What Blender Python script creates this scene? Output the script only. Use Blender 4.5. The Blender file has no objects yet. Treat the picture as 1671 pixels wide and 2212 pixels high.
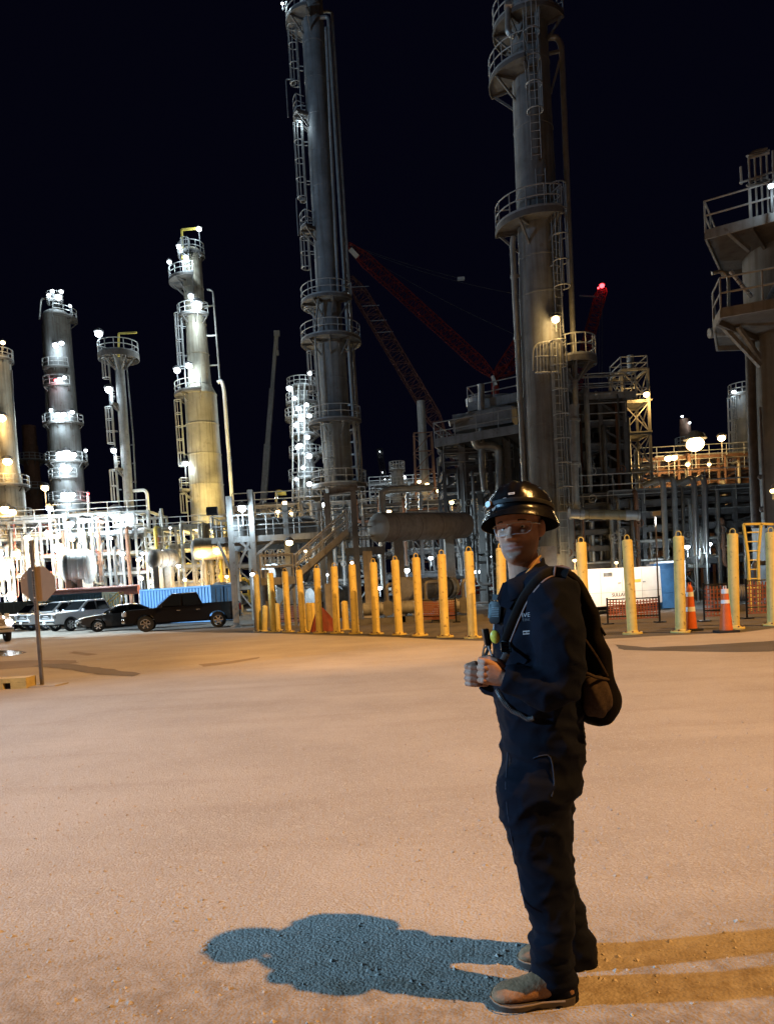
import bpy, bmesh, math, random
from mathutils import Vector, Matrix, noise
random.seed(11)
S = bpy.context.scene
COL = S.collection
R = math.radians
# ------------------------------------------------------------------ camera (a tall 26 mm phone view with lens shift)
FP, CX, CY = 1597.0, 835.5, 1344.0          # focal length and principal point on a 1671 x 2211 frame
PIT, ROL, CH = 0.045, 0.055, 1.5
CF = Vector((0, math.cos(PIT), -math.sin(PIT)))
_u = Vector((0, math.sin(PIT), math.cos(PIT)))
_r = Vector((1, 0, 0))
CR = _r * math.cos(ROL) - _u * math.sin(ROL)
CU = _u * math.cos(ROL) + _r * math.sin(ROL)
CAM = Vector((0, 0, CH))
cd = bpy.data.cameras.new('camera')
cam = bpy.data.objects.new('camera', cd)
COL.objects.link(cam)
cd.sensor_fit = 'VERTICAL'
cd.sensor_height = 36
cd.lens = 36 * FP / 2211
cd.shift_y = (CY - 1105.5) / 2211
cd.clip_start = 0.05
cd.clip_end = 3000
m = Matrix.Identity(4)
for i in range(3):
    m[i][0], m[i][1], m[i][2], m[i][3] = CR[i], CU[i], -CF[i], CAM[i]
cam.matrix_world = m
S.camera = cam
# ------------------------------------------------------------------ world: a night sky with almost no light of its own
w = bpy.data.worlds.new('World')
S.world = w
w.use_nodes = True
bg = w.node_tree.nodes['Background']
bg.inputs[0].default_value = (0.24, 0.25, 0.9, 1)
bg.inputs[1].default_value = 0.0046
S.view_settings.view_transform = 'Standard'
S.view_settings.look = 'None'
S.view_settings.exposure = 0
S.view_settings.gamma = 1
S.cycles.use_denoising = True
S.cycles.max_bounces = 5
S.cycles.diffuse_bounces = 2
S.cycles.glossy_bounces = 2
S.cycles.transparent_max_bounces = 8
S.cycles.sample_clamp_indirect = 3
S.cycles.sample_clamp_direct = 40
S.cycles.caustics_reflective = False
S.cycles.caustics_refractive = False
try:
    S.cycles.use_light_tree = True
except Exception:
    pass


def light(name, kind, pos, power, col, radius=0.2, aim=None, size=60, blend=0.4, parent=None):
    d = bpy.data.lights.new(name, kind)
    d.energy = power
    d.color = col
    d.shadow_soft_size = radius
    o = bpy.data.objects.new(name, d)
    COL.objects.link(o)
    o.location = pos
    if kind == 'SPOT':
        d.spot_size = R(size)
        d.spot_blend = blend
        o.rotation_euler = (Vector(aim) - Vector(pos)).to_track_quat('-Z', 'Y').to_euler()
    if parent is not None:
        o.parent = parent
        o.location = Vector(pos) - ORG.get(parent.name, Vector((0, 0, 0)))
    return o


ORG = {}
SODIUM = (1.0, 0.50, 0.14)
COOL = (0.42, 0.68, 1.0)
WHITE = (0.72, 0.90, 1.0)
AMBER = (1.0, 0.62, 0.22)
# the sodium flood mast behind the photographer's right shoulder, and the cool flood on the left
light('sodium_mast_light', 'SPOT', (34.0, -9.8, 50), 240000, SODIUM, 0.45, (0.5, 12.5, 0), 38, 0.35)
light('cool_flood_light', 'SPOT', (-22, 1.3, 8.4), 34000, (0.31, 0.64, 1.0), 0.3, (1, 7, 0), 58, 0.8)
light('row_fill_light', 'SPOT', (-8, -6, 16), 30000, SODIUM, 0.35, (1, 24, 0.5), 25, 0.5)  # added spot, no mast of its own: fills the shade along the bollard row
light('parking_flood_light', 'SPOT', (-46, 34, 16), 150000, WHITE, 0.4, (-14, 45, 0.5), 35, 0.6)
light('plant_fill_light', 'SPOT', (-46, 18, 26), 31000, COOL, 0.6, (-1, 57, 50), 92, 1.0)  # added wide cool fill, unseen, so the towers stay dimly lit


def P(px, py, Y):
    """world point seen at pixel (px, py) of the 1671 x 2211 frame at depth Y"""
    d = CF + CR * ((px - CX) / FP) + CU * ((CY - py) / FP)
    return CAM + d * (Y / d.y)


def G(px, py, z=0.0):
    d = CF + CR * ((px - CX) / FP) + CU * ((CY - py) / FP)
    return CAM + d * ((z - CH) / d.z)


def ZAT(X, Y, py):
    """height over (X, Y) that shows at row py"""
    v = Vector((X, Y, 0)) - CAM
    k = (CY - py) / FP
    return (k * v.dot(CF) - v.dot(CU)) / (CU.z - k * CF.z)


# ------------------------------------------------------------------ materials
MATS = {}


def mat(name, col, rough=0.6, metal=0.0, var=0.2, scale=3.0, bump=0.0, bscale=60.0, rust=0.0, streak=0.0, bands=0.0, spec=0.4, coat=0.0, bdist=0.01):
    if name in MATS:
        return MATS[name]
    m = bpy.data.materials.new(name)
    m.use_nodes = True
    nt = m.node_tree
    N, L = nt.nodes, nt.links
    b = N['Principled BSDF']
    b.inputs['Roughness'].default_value = rough
    b.inputs['Metallic'].default_value = metal
    b.inputs['Specular IOR Level'].default_value = spec
    b.inputs['Coat Weight'].default_value = coat
    tc0 = N.new('ShaderNodeTexCoord')
    oi = N.new('ShaderNodeObjectInfo')
    va = N.new('ShaderNodeVectorMath')
    va.operation = 'MULTIPLY_ADD'
    L.new(oi.outputs['Random'], va.inputs[0])
    va.inputs[1].default_value = (37, 53, 41)
    L.new(tc0.outputs['Object'], va.inputs[2])
    tc = type('o', (), {'outputs': {'Object': va.outputs[0]}})
    n1 = N.new('ShaderNodeTexNoise')
    n1.inputs['Scale'].default_value = scale
    n1.inputs['Detail'].default_value = 6
    n1.inputs['Roughness'].default_value = 0.65
    L.new(tc.outputs['Object'], n1.inputs['Vector'])
    cr = N.new('ShaderNodeValToRGB')
    c0 = [max(0, c * (1 - var)) for c in col] + [1]
    c1 = [min(1, c * (1 + var)) for c in col] + [1]
    cr.color_ramp.elements[0].position = 0.32
    cr.color_ramp.elements[1].position = 0.68
    cr.color_ramp.elements[0].color = c0
    cr.color_ramp.elements[1].color = c1
    L.new(n1.outputs['Fac'], cr.inputs['Fac'])
    out = cr.outputs['Color']

    def mix(fac_socket, colr):
        nonlocal out
        mx = N.new('ShaderNodeMix')
        mx.data_type = 'RGBA'
        L.new(fac_socket, mx.inputs[0])
        L.new(out, mx.inputs[6])
        mx.inputs[7].default_value = list(colr) + [1]
        out = mx.outputs[2]
    if streak > 0:
        mp = N.new('ShaderNodeMapping')
        mp.inputs['Scale'].default_value = (5, 5, 0.22)
        n2 = N.new('ShaderNodeTexNoise')
        n2.inputs['Scale'].default_value = 1.0
        n2.inputs['Detail'].default_value = 5
        L.new(tc.outputs['Object'], mp.inputs['Vector'])
        L.new(mp.outputs['Vector'], n2.inputs['Vector'])
        r2 = N.new('ShaderNodeMapRange')
        r2.inputs[1].default_value = 0.48
        r2.inputs[2].default_value = 0.75
        r2.inputs[4].default_value = streak
        L.new(n2.outputs['Fac'], r2.inputs[0])
        mix(r2.outputs[0], (0.09, 0.065, 0.04))
    if rust > 0:
        n3 = N.new('ShaderNodeTexNoise')
        n3.inputs['Scale'].default_value = scale * 2.7
        n3.inputs['Detail'].default_value = 8
        L.new(tc.outputs['Object'], n3.inputs['Vector'])
        r3 = N.new('ShaderNodeMapRange')
        r3.inputs[1].default_value = 0.62
        r3.inputs[2].default_value = 0.70
        r3.inputs[4].default_value = rust
        L.new(n3.outputs['Fac'], r3.inputs[0])
        mix(r3.outputs[0], (0.07, 0.03, 0.015))
    L.new(out, b.inputs['Base Color'])
    if bump > 0:
        n4 = N.new('ShaderNodeTexNoise')
        n4.inputs['Scale'].default_value = bscale
        n4.inputs['Detail'].default_value = 4
        L.new(tc.outputs['Object'], n4.inputs['Vector'])
        bp = N.new('ShaderNodeBump')
        bp.inputs['Strength'].default_value = bump
        bp.inputs['Distance'].default_value = bdist
        L.new(n4.outputs['Fac'], bp.inputs['Height'])
        L.new(bp.outputs['Normal'], b.inputs['Normal'])
    MATS[name] = m
    return m


def emat(name, col, strength):
    if name in MATS:
        return MATS[name]
    m = bpy.data.materials.new(name)
    m.use_nodes = True
    b = m.node_tree.nodes['Principled BSDF']
    b.inputs['Base Color'].default_value = (0.8, 0.8, 0.8, 1)
    b.inputs['Emission Color'].default_value = list(col) + [1]
    b.inputs['Emission Strength'].default_value = strength
    m.cycles.emission_sampling = 'NONE'
    MATS[name] = m
    return m


def gmat(name, tint=(0.9, 0.95, 1), alpha=0.15, rough=0.03):
    m = bpy.data.materials.new(name)
    m.use_nodes = True
    b = m.node_tree.nodes['Principled BSDF']
    b.inputs['Base Color'].default_value = list(tint) + [1]
    b.inputs['Roughness'].default_value = rough
    b.inputs['Alpha'].default_value = alpha
    b.inputs['Specular IOR Level'].default_value = 0.8
    MATS[name] = m
    return m


M_GREY = mat('grey_painted_steel', (0.25, 0.26, 0.265), 0.55, 0.0, 0.22, 1.6, rust=0.5, streak=0.55, bump=0.15, bscale=9, bdist=0.02)
M_GREY2 = mat('weathered_insulation', (0.21, 0.22, 0.225), 0.6, 0.0, 0.25, 0.8, rust=0.35, streak=0.7, bump=0.2, bscale=5, bdist=0.03)
M_TAN = mat('tan_insulation_cladding', (0.36, 0.33, 0.26), 0.5, 0.2, 0.18, 0.7, rust=0.2, streak=0.65, bump=0.15, bscale=4, bdist=0.03)
M_STEEL = mat('galvanised_steel', (0.34, 0.35, 0.36), 0.45, 0.35, 0.2, 4)
M_DECK = mat('deck_plate', (0.13, 0.125, 0.12), 0.7, 0.0, 0.3, 2, rust=0.6)
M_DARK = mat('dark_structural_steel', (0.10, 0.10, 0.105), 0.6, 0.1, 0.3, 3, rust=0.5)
M_RAIL = mat('handrail_steel', (0.36, 0.37, 0.37), 0.5, 0.2, 0.2, 4)
M_PIPE = mat('pipe_lagging', (0.38, 0.38, 0.36), 0.4, 0.4, 0.25, 2, streak=0.3)
M_PIPED = mat('dark_pipe', (0.12, 0.12, 0.12), 0.45, 0.3, 0.3, 3, rust=0.4)
M_ALU = mat('bright_aluminium_jacket', (0.62, 0.63, 0.64), 0.28, 0.85, 0.12, 2)
M_RUST = mat('rusty_brown_steel', (0.17, 0.09, 0.06), 0.7, 0.1, 0.3, 2, streak=0.6)
M_REDST = mat('red_painted_structure', (0.36, 0.12, 0.09), 0.6, 0, 0.2, 3)
M_YEL = mat('yellow_safety_paint', (0.63, 0.50, 0.15), 0.55, 0, 0.14, 3.5, rust=0.55, streak=.25, bump=0.1, bscale=25)
M_YELB = mat('yellow_painted_steel', (0.75, 0.58, 0.12), 0.5, 0, 0.1, 5)
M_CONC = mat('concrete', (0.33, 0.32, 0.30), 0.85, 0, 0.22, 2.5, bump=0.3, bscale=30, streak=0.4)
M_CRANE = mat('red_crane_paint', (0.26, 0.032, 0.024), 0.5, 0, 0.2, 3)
M_BLACK = mat('black_plastic', (0.008, 0.008, 0.009), 0.45, 0, 0.2, 8, spec=.2)
M_RUBBER = mat('rubber', (0.018, 0.018, 0.018), 0.85, 0, 0.25, 20, bump=0.3, bscale=40)
M_WHITE = mat('white_paint', (0.78, 0.78, 0.76), 0.45, 0, 0.06, 3)
E_WHITE = emat('lamp_white_glow', (0.86, 0.95, 1.0), 14)
E_WARM = emat('lamp_amber_glow', (1.0, 0.68, 0.30), 14)
E_RED = emat('beacon_red_glow', (1.0, 0.04, 0.05), 9)


# ------------------------------------------------------------------ mesh builder
class MB:
    def __init__(s):
        s.v = []
        s.f = []

    def add(s, vs, fs):
        n = len(s.v)
        s.v += [Vector(q) for q in vs]
        s.f += [tuple(i + n for i in f) for f in fs]
        return s

    def box(s, c, d, M=None):
        c = Vector(c)
        M = M or Matrix.Identity(3)
        vs = []
        for z in (-.5, .5):
            for x, y in ((-.5, -.5), (.5, -.5), (.5, .5), (-.5, .5)):
                vs.append(c + M @ Vector((x * d[0], y * d[1], z * d[2])))
        return s.add(vs, [(3, 2, 1, 0), (4, 5, 6, 7), (0, 1, 5, 4), (1, 2, 6, 5), (2, 3, 7, 6), (3, 0, 4, 7)])

    def beam(s, a, b, w, h):
        a, b = Vector(a), Vector(b)
        d = b - a
        x = d.normalized()
        up = Vector((0, 0, 1)) if abs(x.z) < 0.95 else Vector((0, 1, 0))
        y = up.cross(x).normalized()
        z = x.cross(y)
        return s.box((a + b) / 2, (d.length, w, h), Matrix((x, y, z)).transposed())

    def ibeam(s, a, b, w, h, t=0.02):
        """an I section: two flanges and a web"""
        a, b = Vector(a), Vector(b)
        x = (b - a).normalized()
        up = Vector((0, 0, 1)) if abs(x.z) < 0.95 else Vector((0, 1, 0))
        y = up.cross(x).normalized()
        z = x.cross(y)
        o = z * (h / 2 - t / 2)
        s.beam(a + o, b + o, w, t)
        s.beam(a - o, b - o, w, t)
        return s.beam(a, b, t, h - 2 * t)

    def tube(s, a, b, r, n=8, r2=None, cap=True):
        a, b = Vector(a), Vector(b)
        r2 = r if r2 is None else r2
        x = (b - a).normalized()
        up = Vector((0, 0, 1)) if abs(x.z) < 0.9 else Vector((1, 0, 0))
        y = up.cross(x).normalized()
        z = x.cross(y)
        vs = []
        for c, q in ((a, r), (b, r2)):
            for i in range(n):
                t = 2 * math.pi * i / n
                vs.append(c + (y * math.cos(t) + z * math.sin(t)) * q)
        fs = [(i, (i + 1) % n, n + (i + 1) % n, n + i) for i in range(n)]
        if cap:
            fs += [tuple(range(n - 1, -1, -1)), tuple(range(n, 2 * n))]
        return s.add(vs, fs)

    def path(s, pts, r, n=8, closed=False, flat=None, upv=None):
        """tube along a polyline; r may be a list; flat=(a,b) gives an elliptical / strap section"""
        pts = [Vector(q) for q in pts]
        k = len(pts)
        rs = r if isinstance(r, (list, tuple)) else [r] * k
        T = []
        for i in range(k):
            if closed:
                t = pts[(i + 1) % k] - pts[i - 1]
            else:
                t = pts[min(i + 1, k - 1)] - pts[max(i - 1, 0)]
            T.append(t.normalized() if t.length > 1e-9 else Vector((0, 0, 1)))
        up = Vector(upv) if upv else (Vector((0, 0, 1)) if abs(T[0].z) < 0.9 else Vector((1, 0, 0)))
        y = (up - T[0] * up.dot(T[0])).normalized()
        vs = []
        for i in range(k):
            if upv:
                u2 = Vector(upv)
                y = (u2 - T[i] * u2.dot(T[i])).normalized()
            else:
                y = (y - T[i] * y.dot(T[i])).normalized()
            z = T[i].cross(y)
            for j in range(n):
                t = 2 * math.pi * (j + .5) / n
                ca, sa = math.cos(t), math.sin(t)
                if flat:
                    vs.append(pts[i] + y * ca * flat[0] + z * sa * flat[1])
                else:
                    vs.append(pts[i] + (y * ca + z * sa) * rs[i])
        fs = []
        for i in range(k if closed else k - 1):
            i2 = (i + 1) % k
            for j in range(n):
                j2 = (j + 1) % n
                fs.append((i * n + j, i * n + j2, i2 * n + j2, i2 * n + j))
        if not closed:
            fs += [tuple(range(n - 1, -1, -1)), tuple(range((k - 1) * n, k * n))]
        return s.add(vs, fs)

    def lathe(s, prof, c, n=24, a0=0, a1=360, M=None):
        c = Vector(c)
        full = abs(a1 - a0) >= 359.9
        k = n if full else n + 1
        vs = []
        for (r, z) in prof:
            for i in range(k):
                t = R(a0 + (a1 - a0) * i / n)
                q = Vector((r * math.cos(t), r * math.sin(t), z))
                vs.append(c + (M @ q if M else q))
        fs = []
        for j in range(len(prof) - 1):
            for i in range(n):
                i2 = (i + 1) % k
                fs.append((j * k + i, j * k + i2, (j + 1) * k + i2, (j + 1) * k + i))
        return s.add(vs, fs)

    def ball(s, c, r, n=16, m=10, M=None):
        r = (r, r, r) if not isinstance(r, (tuple, list)) else r
        c = Vector(c)
        vs = [c + (M @ Vector((0, 0, r[2])) if M else Vector((0, 0, r[2])))]
        for j in range(1, m):
            p = math.pi * j / m
            for i in range(n):
                t = 2 * math.pi * i / n
                q = Vector((r[0] * math.sin(p) * math.cos(t), r[1] * math.sin(p) * math.sin(t), r[2] * math.cos(p)))
                vs.append(c + (M @ q if M else q))
        q = Vector((0, 0, -r[2]))
        vs.append(c + (M @ q if M else q))
        fs = [(0, 1 + i, 1 + (i + 1) % n) for i in range(n)]
        for j in range(m - 2):
            for i in range(n):
                a = 1 + j * n + i
                b = 1 + j * n + (i + 1) % n
                fs.append((a, a + n, b + n, b))
        e = len(vs) - 1
        o = 1 + (m - 2) * n
        fs += [(o + (i + 1) % n, o + i, e) for i in range(n)]
        return s.add(vs, fs)

    def prism(s, poly, thick, M, o):
        """2-D polygon (x, y) extruded by thick along local z, placed by M (3x3) at o"""
        o = Vector(o)
        k = len(poly)
        vs = [o + M @ Vector((x, y, 0)) for x, y in poly] + [o + M @ Vector((x, y, thick)) for x, y in poly]
        fs = [tuple(range(k - 1, -1, -1)), tuple(range(k, 2 * k))]
        fs += [(i, (i + 1) % k, k + (i + 1) % k, k + i) for i in range(k)]
        return s.add(vs, fs)

    def loft(s, rings, cap=True):
        n = len(rings[0])
        vs = [q for r in rings for q in r]
        fs = []
        for j in range(len(rings) - 1):
            for i in range(n):
                i2 = (i + 1) % n
                fs.append((j * n + i, j * n + i2, (j + 1) * n + i2, (j + 1) * n + i))
        if cap:
            fs += [tuple(range(n - 1, -1, -1)), tuple(range((len(rings) - 1) * n, len(rings) * n))]
        return s.add(vs, fs)

    def build(s, name, mt, parent=None, ang=38, bevel=0):
        me = bpy.data.meshes.new(name)
        org = ORG.get(parent.name, Vector((0, 0, 0))) if parent is not None else (s.origin if hasattr(s, 'origin') else Vector((0, 0, 0)))
        me.from_pydata([q - org for q in s.v], [], s.f)
        bm = bmesh.new()
        bm.from_mesh(me)
        bmesh.ops.recalc_face_normals(bm, faces=bm.faces)
        if bevel:
            bmesh.ops.bevel(bm, geom=[e for e in bm.edges if len(e.link_faces) == 2 and e.calc_face_angle(0) > 0.4], offset=bevel, segments=2, affect='EDGES', profile=0.6, clamp_overlap=True)
        bm.to_mesh(me)
        bm.free()
        me.polygons.foreach_set('use_smooth', [True] * len(me.polygons))
        me.set_sharp_from_angle(angle=R(ang))
        me.materials.append(mt)
        o = bpy.data.objects.new(name, me)
        COL.objects.link(o)
        if parent is not None:
            o.parent = parent
        else:
            o.location = org
        ORG[o.name] = org.copy()
        return o


def rounded(pts, rad, k=5):
    """round the corners of a polyline"""
    pts = [Vector(p) for p in pts]
    out = [pts[0]]
    for i in range(1, len(pts) - 1):
        a, b, c = pts[i - 1], pts[i], pts[i + 1]
        r = min(rad, (a - b).length * .45, (c - b).length * .45)
        p, q = b + (a - b).normalized() * r, b + (c - b).normalized() * r
        for j in range(k + 1):
            t = j / k
            out.append(p * (1 - t) ** 2 + b * 2 * t * (1 - t) + q * t * t)
    out.append(pts[-1])
    return out


def thing(name, label, cat, loc, group=None):
    o = bpy.data.objects.new(name, None)
    COL.objects.link(o)
    o.location = loc
    o.empty_display_size = 0.3
    o['label'] = label
    o['category'] = cat
    if group:
        o['group'] = group
    ORG[o.name] = Vector(loc)
    return o


def tag(o, label, cat, group=None, kind=None):
    o['label'] = label
    o['category'] = cat
    if group:
        o['group'] = group
    if kind:
        o['kind'] = kind
    return o


def struct(o, kind='structure'):
    o['kind'] = kind
    return o


def copy_tree(o, parent=None):
    c = o.copy()
    COL.objects.link(c)
    if parent is not None:
        c.parent = parent
    for ch in list(o.children):
        copy_tree(ch, c)
    return c


def textmesh(name, body, size, mt, parent, M, o, ext=0.0006, align='CENTER'):
    cu = bpy.data.curves.new(name, 'FONT')
    cu.body = body
    cu.size = size
    cu.extrude = ext
    cu.align_x = align
    cu.align_y = 'CENTER'
    t = bpy.data.objects.new(name + '_tmp', cu)
    COL.objects.link(t)
    me = bpy.data.meshes.new_from_object(t.evaluated_get(bpy.context.evaluated_depsgraph_get()))
    bpy.data.objects.remove(t)
    bpy.data.curves.remove(cu)
    org = ORG.get(parent.name, Vector((0, 0, 0)))
    for v in me.vertices:
        v.co = Vector(o) + M @ v.co - org
    me.materials.clear()
    me.materials.append(mt)
    ob = bpy.data.objects.new(name, me)
    COL.objects.link(ob)
    ob.parent = parent
    return ob
# ------------------------------------------------------------------ ground
def ground_mat(name, c_lo, c_hi, stone, tint2, fine=70.0, bump=0.42, rough=0.95, band=False):
    m = bpy.data.materials.new(name)
    m.use_nodes = True
    nt = m.node_tree
    N, L = nt.nodes, nt.links
    b = N['Principled BSDF']
    b.inputs['Roughness'].default_value = rough
    b.inputs['Specular IOR Level'].default_value = 0.15
    tc = N.new('ShaderNodeTexCoord')
    big = N.new('ShaderNodeTexNoise')
    big.inputs['Scale'].default_value = 0.45
    big.inputs['Detail'].default_value = 7
    big.inputs['Roughness'].default_value = 0.6
    L.new(tc.outputs['Object'], big.inputs['Vector'])
    mp = N.new('ShaderNodeMapping')
    mp.inputs['Scale'].default_value = (0.22, 1.9, 1)
    mp.inputs['Rotation'].default_value = (0, 0, 0.16)
    trk = N.new('ShaderNodeTexNoise')
    trk.inputs['Scale'].default_value = 1.0
    trk.inputs['Detail'].default_value = 5
    L.new(tc.outputs['Object'], mp.inputs['Vector'])
    L.new(mp.outputs['Vector'], trk.inputs['Vector'])
    fin = N.new('ShaderNodeTexNoise')
    fin.inputs['Scale'].default_value = fine
    fin.inputs['Detail'].default_value = 3
    L.new(tc.outputs['Object'], fin.inputs['Vector'])
    vor = N.new('ShaderNodeTexVoronoi')
    vor.inputs['Scale'].default_value = 82
    L.new(tc.outputs['Object'], vor.inputs['Vector'])
    med = N.new('ShaderNodeTexNoise')
    med.inputs['Scale'].default_value = 9
    med.inputs['Detail'].default_value = 6
    med.inputs['Roughness'].default_value = 0.7
    L.new(tc.outputs['Object'], med.inputs['Vector'])

    def rng(sock, a, bb, lo, hi):
        r = N.new('ShaderNodeMapRange')
        r.inputs[1].default_value = a
        r.inputs[2].default_value = bb
        r.inputs[3].default_value = lo
        r.inputs[4].default_value = hi
        L.new(sock, r.inputs[0])
        return r.outputs[0]

    def mixc(f, a, bb):
        x = N.new('ShaderNodeMix')
        x.data_type = 'RGBA'
        L.new(f, x.inputs[0])
        for s_, k in ((a, 6), (bb, 7)):
            if isinstance(s_, tuple):
                x.inputs[k].default_value = list(s_) + [1]
            else:
                L.new(s_, x.inputs[k])
        return x.outputs[2]

    def mul(a, bb):
        x = N.new('ShaderNodeMath')
        x.operation = 'MULTIPLY'
        L.new(a, x.inputs[0])
        if isinstance(bb, float):
            x.inputs[1].default_value = bb
        else:
            L.new(bb, x.inputs[1])
        return x.outputs[0]
    c = mixc(rng(big.outputs['Fac'], .35, .68, 0, 1), c_lo, c_hi)
    c = mixc(rng(trk.outputs['Fac'], .52, .72, 0, .35), c, tint2)
    c = mixc(rng(med.outputs['Fac'], .52, .75, 0, .35), c, tint2)
    # stones show where the fines have been driven off
    sep = N.new('ShaderNodeSeparateColor')
    L.new(vor.outputs['Color'], sep.inputs[0])
    sm = mul(rng(sep.outputs[0], .62, .7, 0, 1.0), rng(med.outputs['Fac'], .4, .62, .1, .75))
    c = mixc(sm, c, stone)
    if band:   # a browner, stonier wheel track across the near edge of the lot
        sx = N.new('ShaderNodeSeparateXYZ')
        L.new(tc.outputs['Object'], sx.inputs[0])
        wob = N.new('ShaderNodeMath')
        wob.operation = 'MULTIPLY_ADD'
        L.new(big.outputs['Fac'], wob.inputs[0])
        wob.inputs[1].default_value = 1.1
        L.new(sx.outputs[1], wob.inputs[2])
        bm_ = mul(rng(wob.outputs[0], 3.95, 3.3, 0, 1), rng(med.outputs['Fac'], .36, .6, .25, .85))
        c = mixc(bm_, c, (.20, .155, .112))
    c = mixc(rng(fin.outputs['Fac'], .5, .78, 0, .42), c, tuple(x * .5 for x in c_lo))
    L.new(c, b.inputs['Base Color'])
    ad = N.new('ShaderNodeMath')
    ad.operation = 'ADD'
    L.new(mul(vor.outputs['Distance'], -0.55), ad.inputs[0])
    L.new(mul(fin.outputs['Fac'], 0.8), ad.inputs[1])
    ad2 = N.new('ShaderNodeMath')
    ad2.operation = 'ADD'
    L.new(ad.outputs[0], ad2.inputs[0])
    L.new(mul(med.outputs['Fac'], 1.6), ad2.inputs[1])
    bp = N.new('ShaderNodeBump')
    bp.inputs['Strength'].default_value = bump
    bp.inputs['Distance'].default_value = 0.02
    L.new(ad2.outputs[0], bp.inputs['Height'])
    L.new(bp.outputs['Normal'], b.inputs['Normal'])
    return m


M_LOT = ground_mat('sandy_gravel', (0.35, 0.312, 0.272), (0.465, 0.418, 0.367), (0.50, 0.455, 0.40), (0.29, 0.24, 0.19), band=True, bump=0.38)
M_YARD = ground_mat('dark_plant_ground', (0.10, 0.092, 0.085), (0.17, 0.155, 0.14), (0.2, 0.19, 0.17), (0.08, 0.07, 0.06))
M_SHADE_TRACK = ground_mat('shadow_and_track_gravel', (0.23, 0.18, 0.13), (0.32, 0.26, 0.20), (0.25, 0.2, 0.15), (0.12, 0.09, 0.06))  # brown for the painted ground shadow, also used for the tyre track
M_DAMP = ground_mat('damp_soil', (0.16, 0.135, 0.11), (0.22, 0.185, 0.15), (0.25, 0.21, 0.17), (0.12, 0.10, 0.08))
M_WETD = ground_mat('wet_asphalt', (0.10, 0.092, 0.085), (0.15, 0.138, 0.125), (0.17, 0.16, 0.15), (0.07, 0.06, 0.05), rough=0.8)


def sheet(name, pts, z, mt, sub=0.0, jit=0.0):
    """flat polygon sheet whose outline is broken up by noise"""
    out = []
    k = len(pts)
    for i in range(k):
        a, b = Vector(pts[i]), Vector(pts[(i + 1) % k])
        n = max(1, int((b - a).length / sub)) if sub else 1
        n = min(n, 80)
        for j in range(n):
            q = a.lerp(b, j / n)
            if jit:
                q = q + Vector((noise.noise(q * 2.1), noise.noise(q * 2.1 + Vector((9, 3, 1))), 0)) * jit
            out.append((q.x, q.y, z))
    b = MB()
    b.add(out, [tuple(range(len(out)))])
    return struct(b.build(name, mt))


g = MB()
g.add([(-1500, -300, 0), (1500, -300, 0), (1500, 2200, 0), (-1500, 2200, 0)], [(0, 1, 2, 3)])
struct(g.build('ground', M_YARD))


def gp(px, py):
    q = G(px, py)
    return (q.x, q.y, 0)


edge = [(1030, 1384), (960, 1382), (900, 1379), (850, 1376), (760, 1374), (690, 1372), (620, 1369), (555, 1367), (440, 1366), (270, 1362), (120, 1358), (-20, 1358)]
lot = [(-60, 60, 0), (-60, -25, 0), (60, -25, 0), (60, 22.0, 0)] + [gp(1700, 1353), gp(1600, 1366), gp(1480, 1371), gp(1360, 1377), gp(1250, 1383), gp(1140, 1386)] + [gp(*e) for e in edge]
sheet('gravel_lot', lot, 0.004, M_LOT, 0.5, 0.12)
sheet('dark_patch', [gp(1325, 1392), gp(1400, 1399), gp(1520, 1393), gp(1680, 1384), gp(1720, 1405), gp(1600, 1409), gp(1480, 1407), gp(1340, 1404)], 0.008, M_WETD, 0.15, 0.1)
sheet('shade_and_damp_patch', [gp(-20, 1430), gp(60, 1426), gp(165, 1426), gp(170, 1432), gp(90, 1440), gp(-20, 1448)], 0.008, M_SHADE_TRACK, 0.2, 0.08)  # shadow cast from the cool light at left, painted as a brown sheet
sheet('shade_and_damp_patch', [gp(95, 1434), gp(160, 1435), gp(240, 1446), gp(305, 1455), gp(290, 1461), gp(215, 1457), gp(130, 1444), gp(70, 1440)], 0.012, M_DAMP, 0.2, 0.08)
sheet('shade_and_damp_patch', [gp(160, 1407), gp(215, 1413), gp(190, 1416), gp(150, 1411)], 0.008, M_SHADE_TRACK, 0.2, 0.08)
sheet('tyre_track', [gp(430, 1435), gp(500, 1428), gp(560, 1419), gp(556, 1423), gp(500, 1433), gp(440, 1440)], 0.008, M_SHADE_TRACK, 0.2, 0.05)
# puddle that mirrors the headlight by the left edge
pud = bpy.data.materials.new('puddle_water')
pud.use_nodes = True
pb = pud.node_tree.nodes['Principled BSDF']
pb.inputs['Base Color'].default_value = (0.03, 0.028, 0.025, 1)
pb.inputs['Roughness'].default_value = 0.06
pb.inputs['Specular IOR Level'].default_value = 0.6
sheet('puddle_water', [gp(-30, 1406), gp(30, 1405), gp(60, 1409), gp(30, 1416), gp(-30, 1419)], 0.013, pud, 0.2, 0.05)

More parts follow.
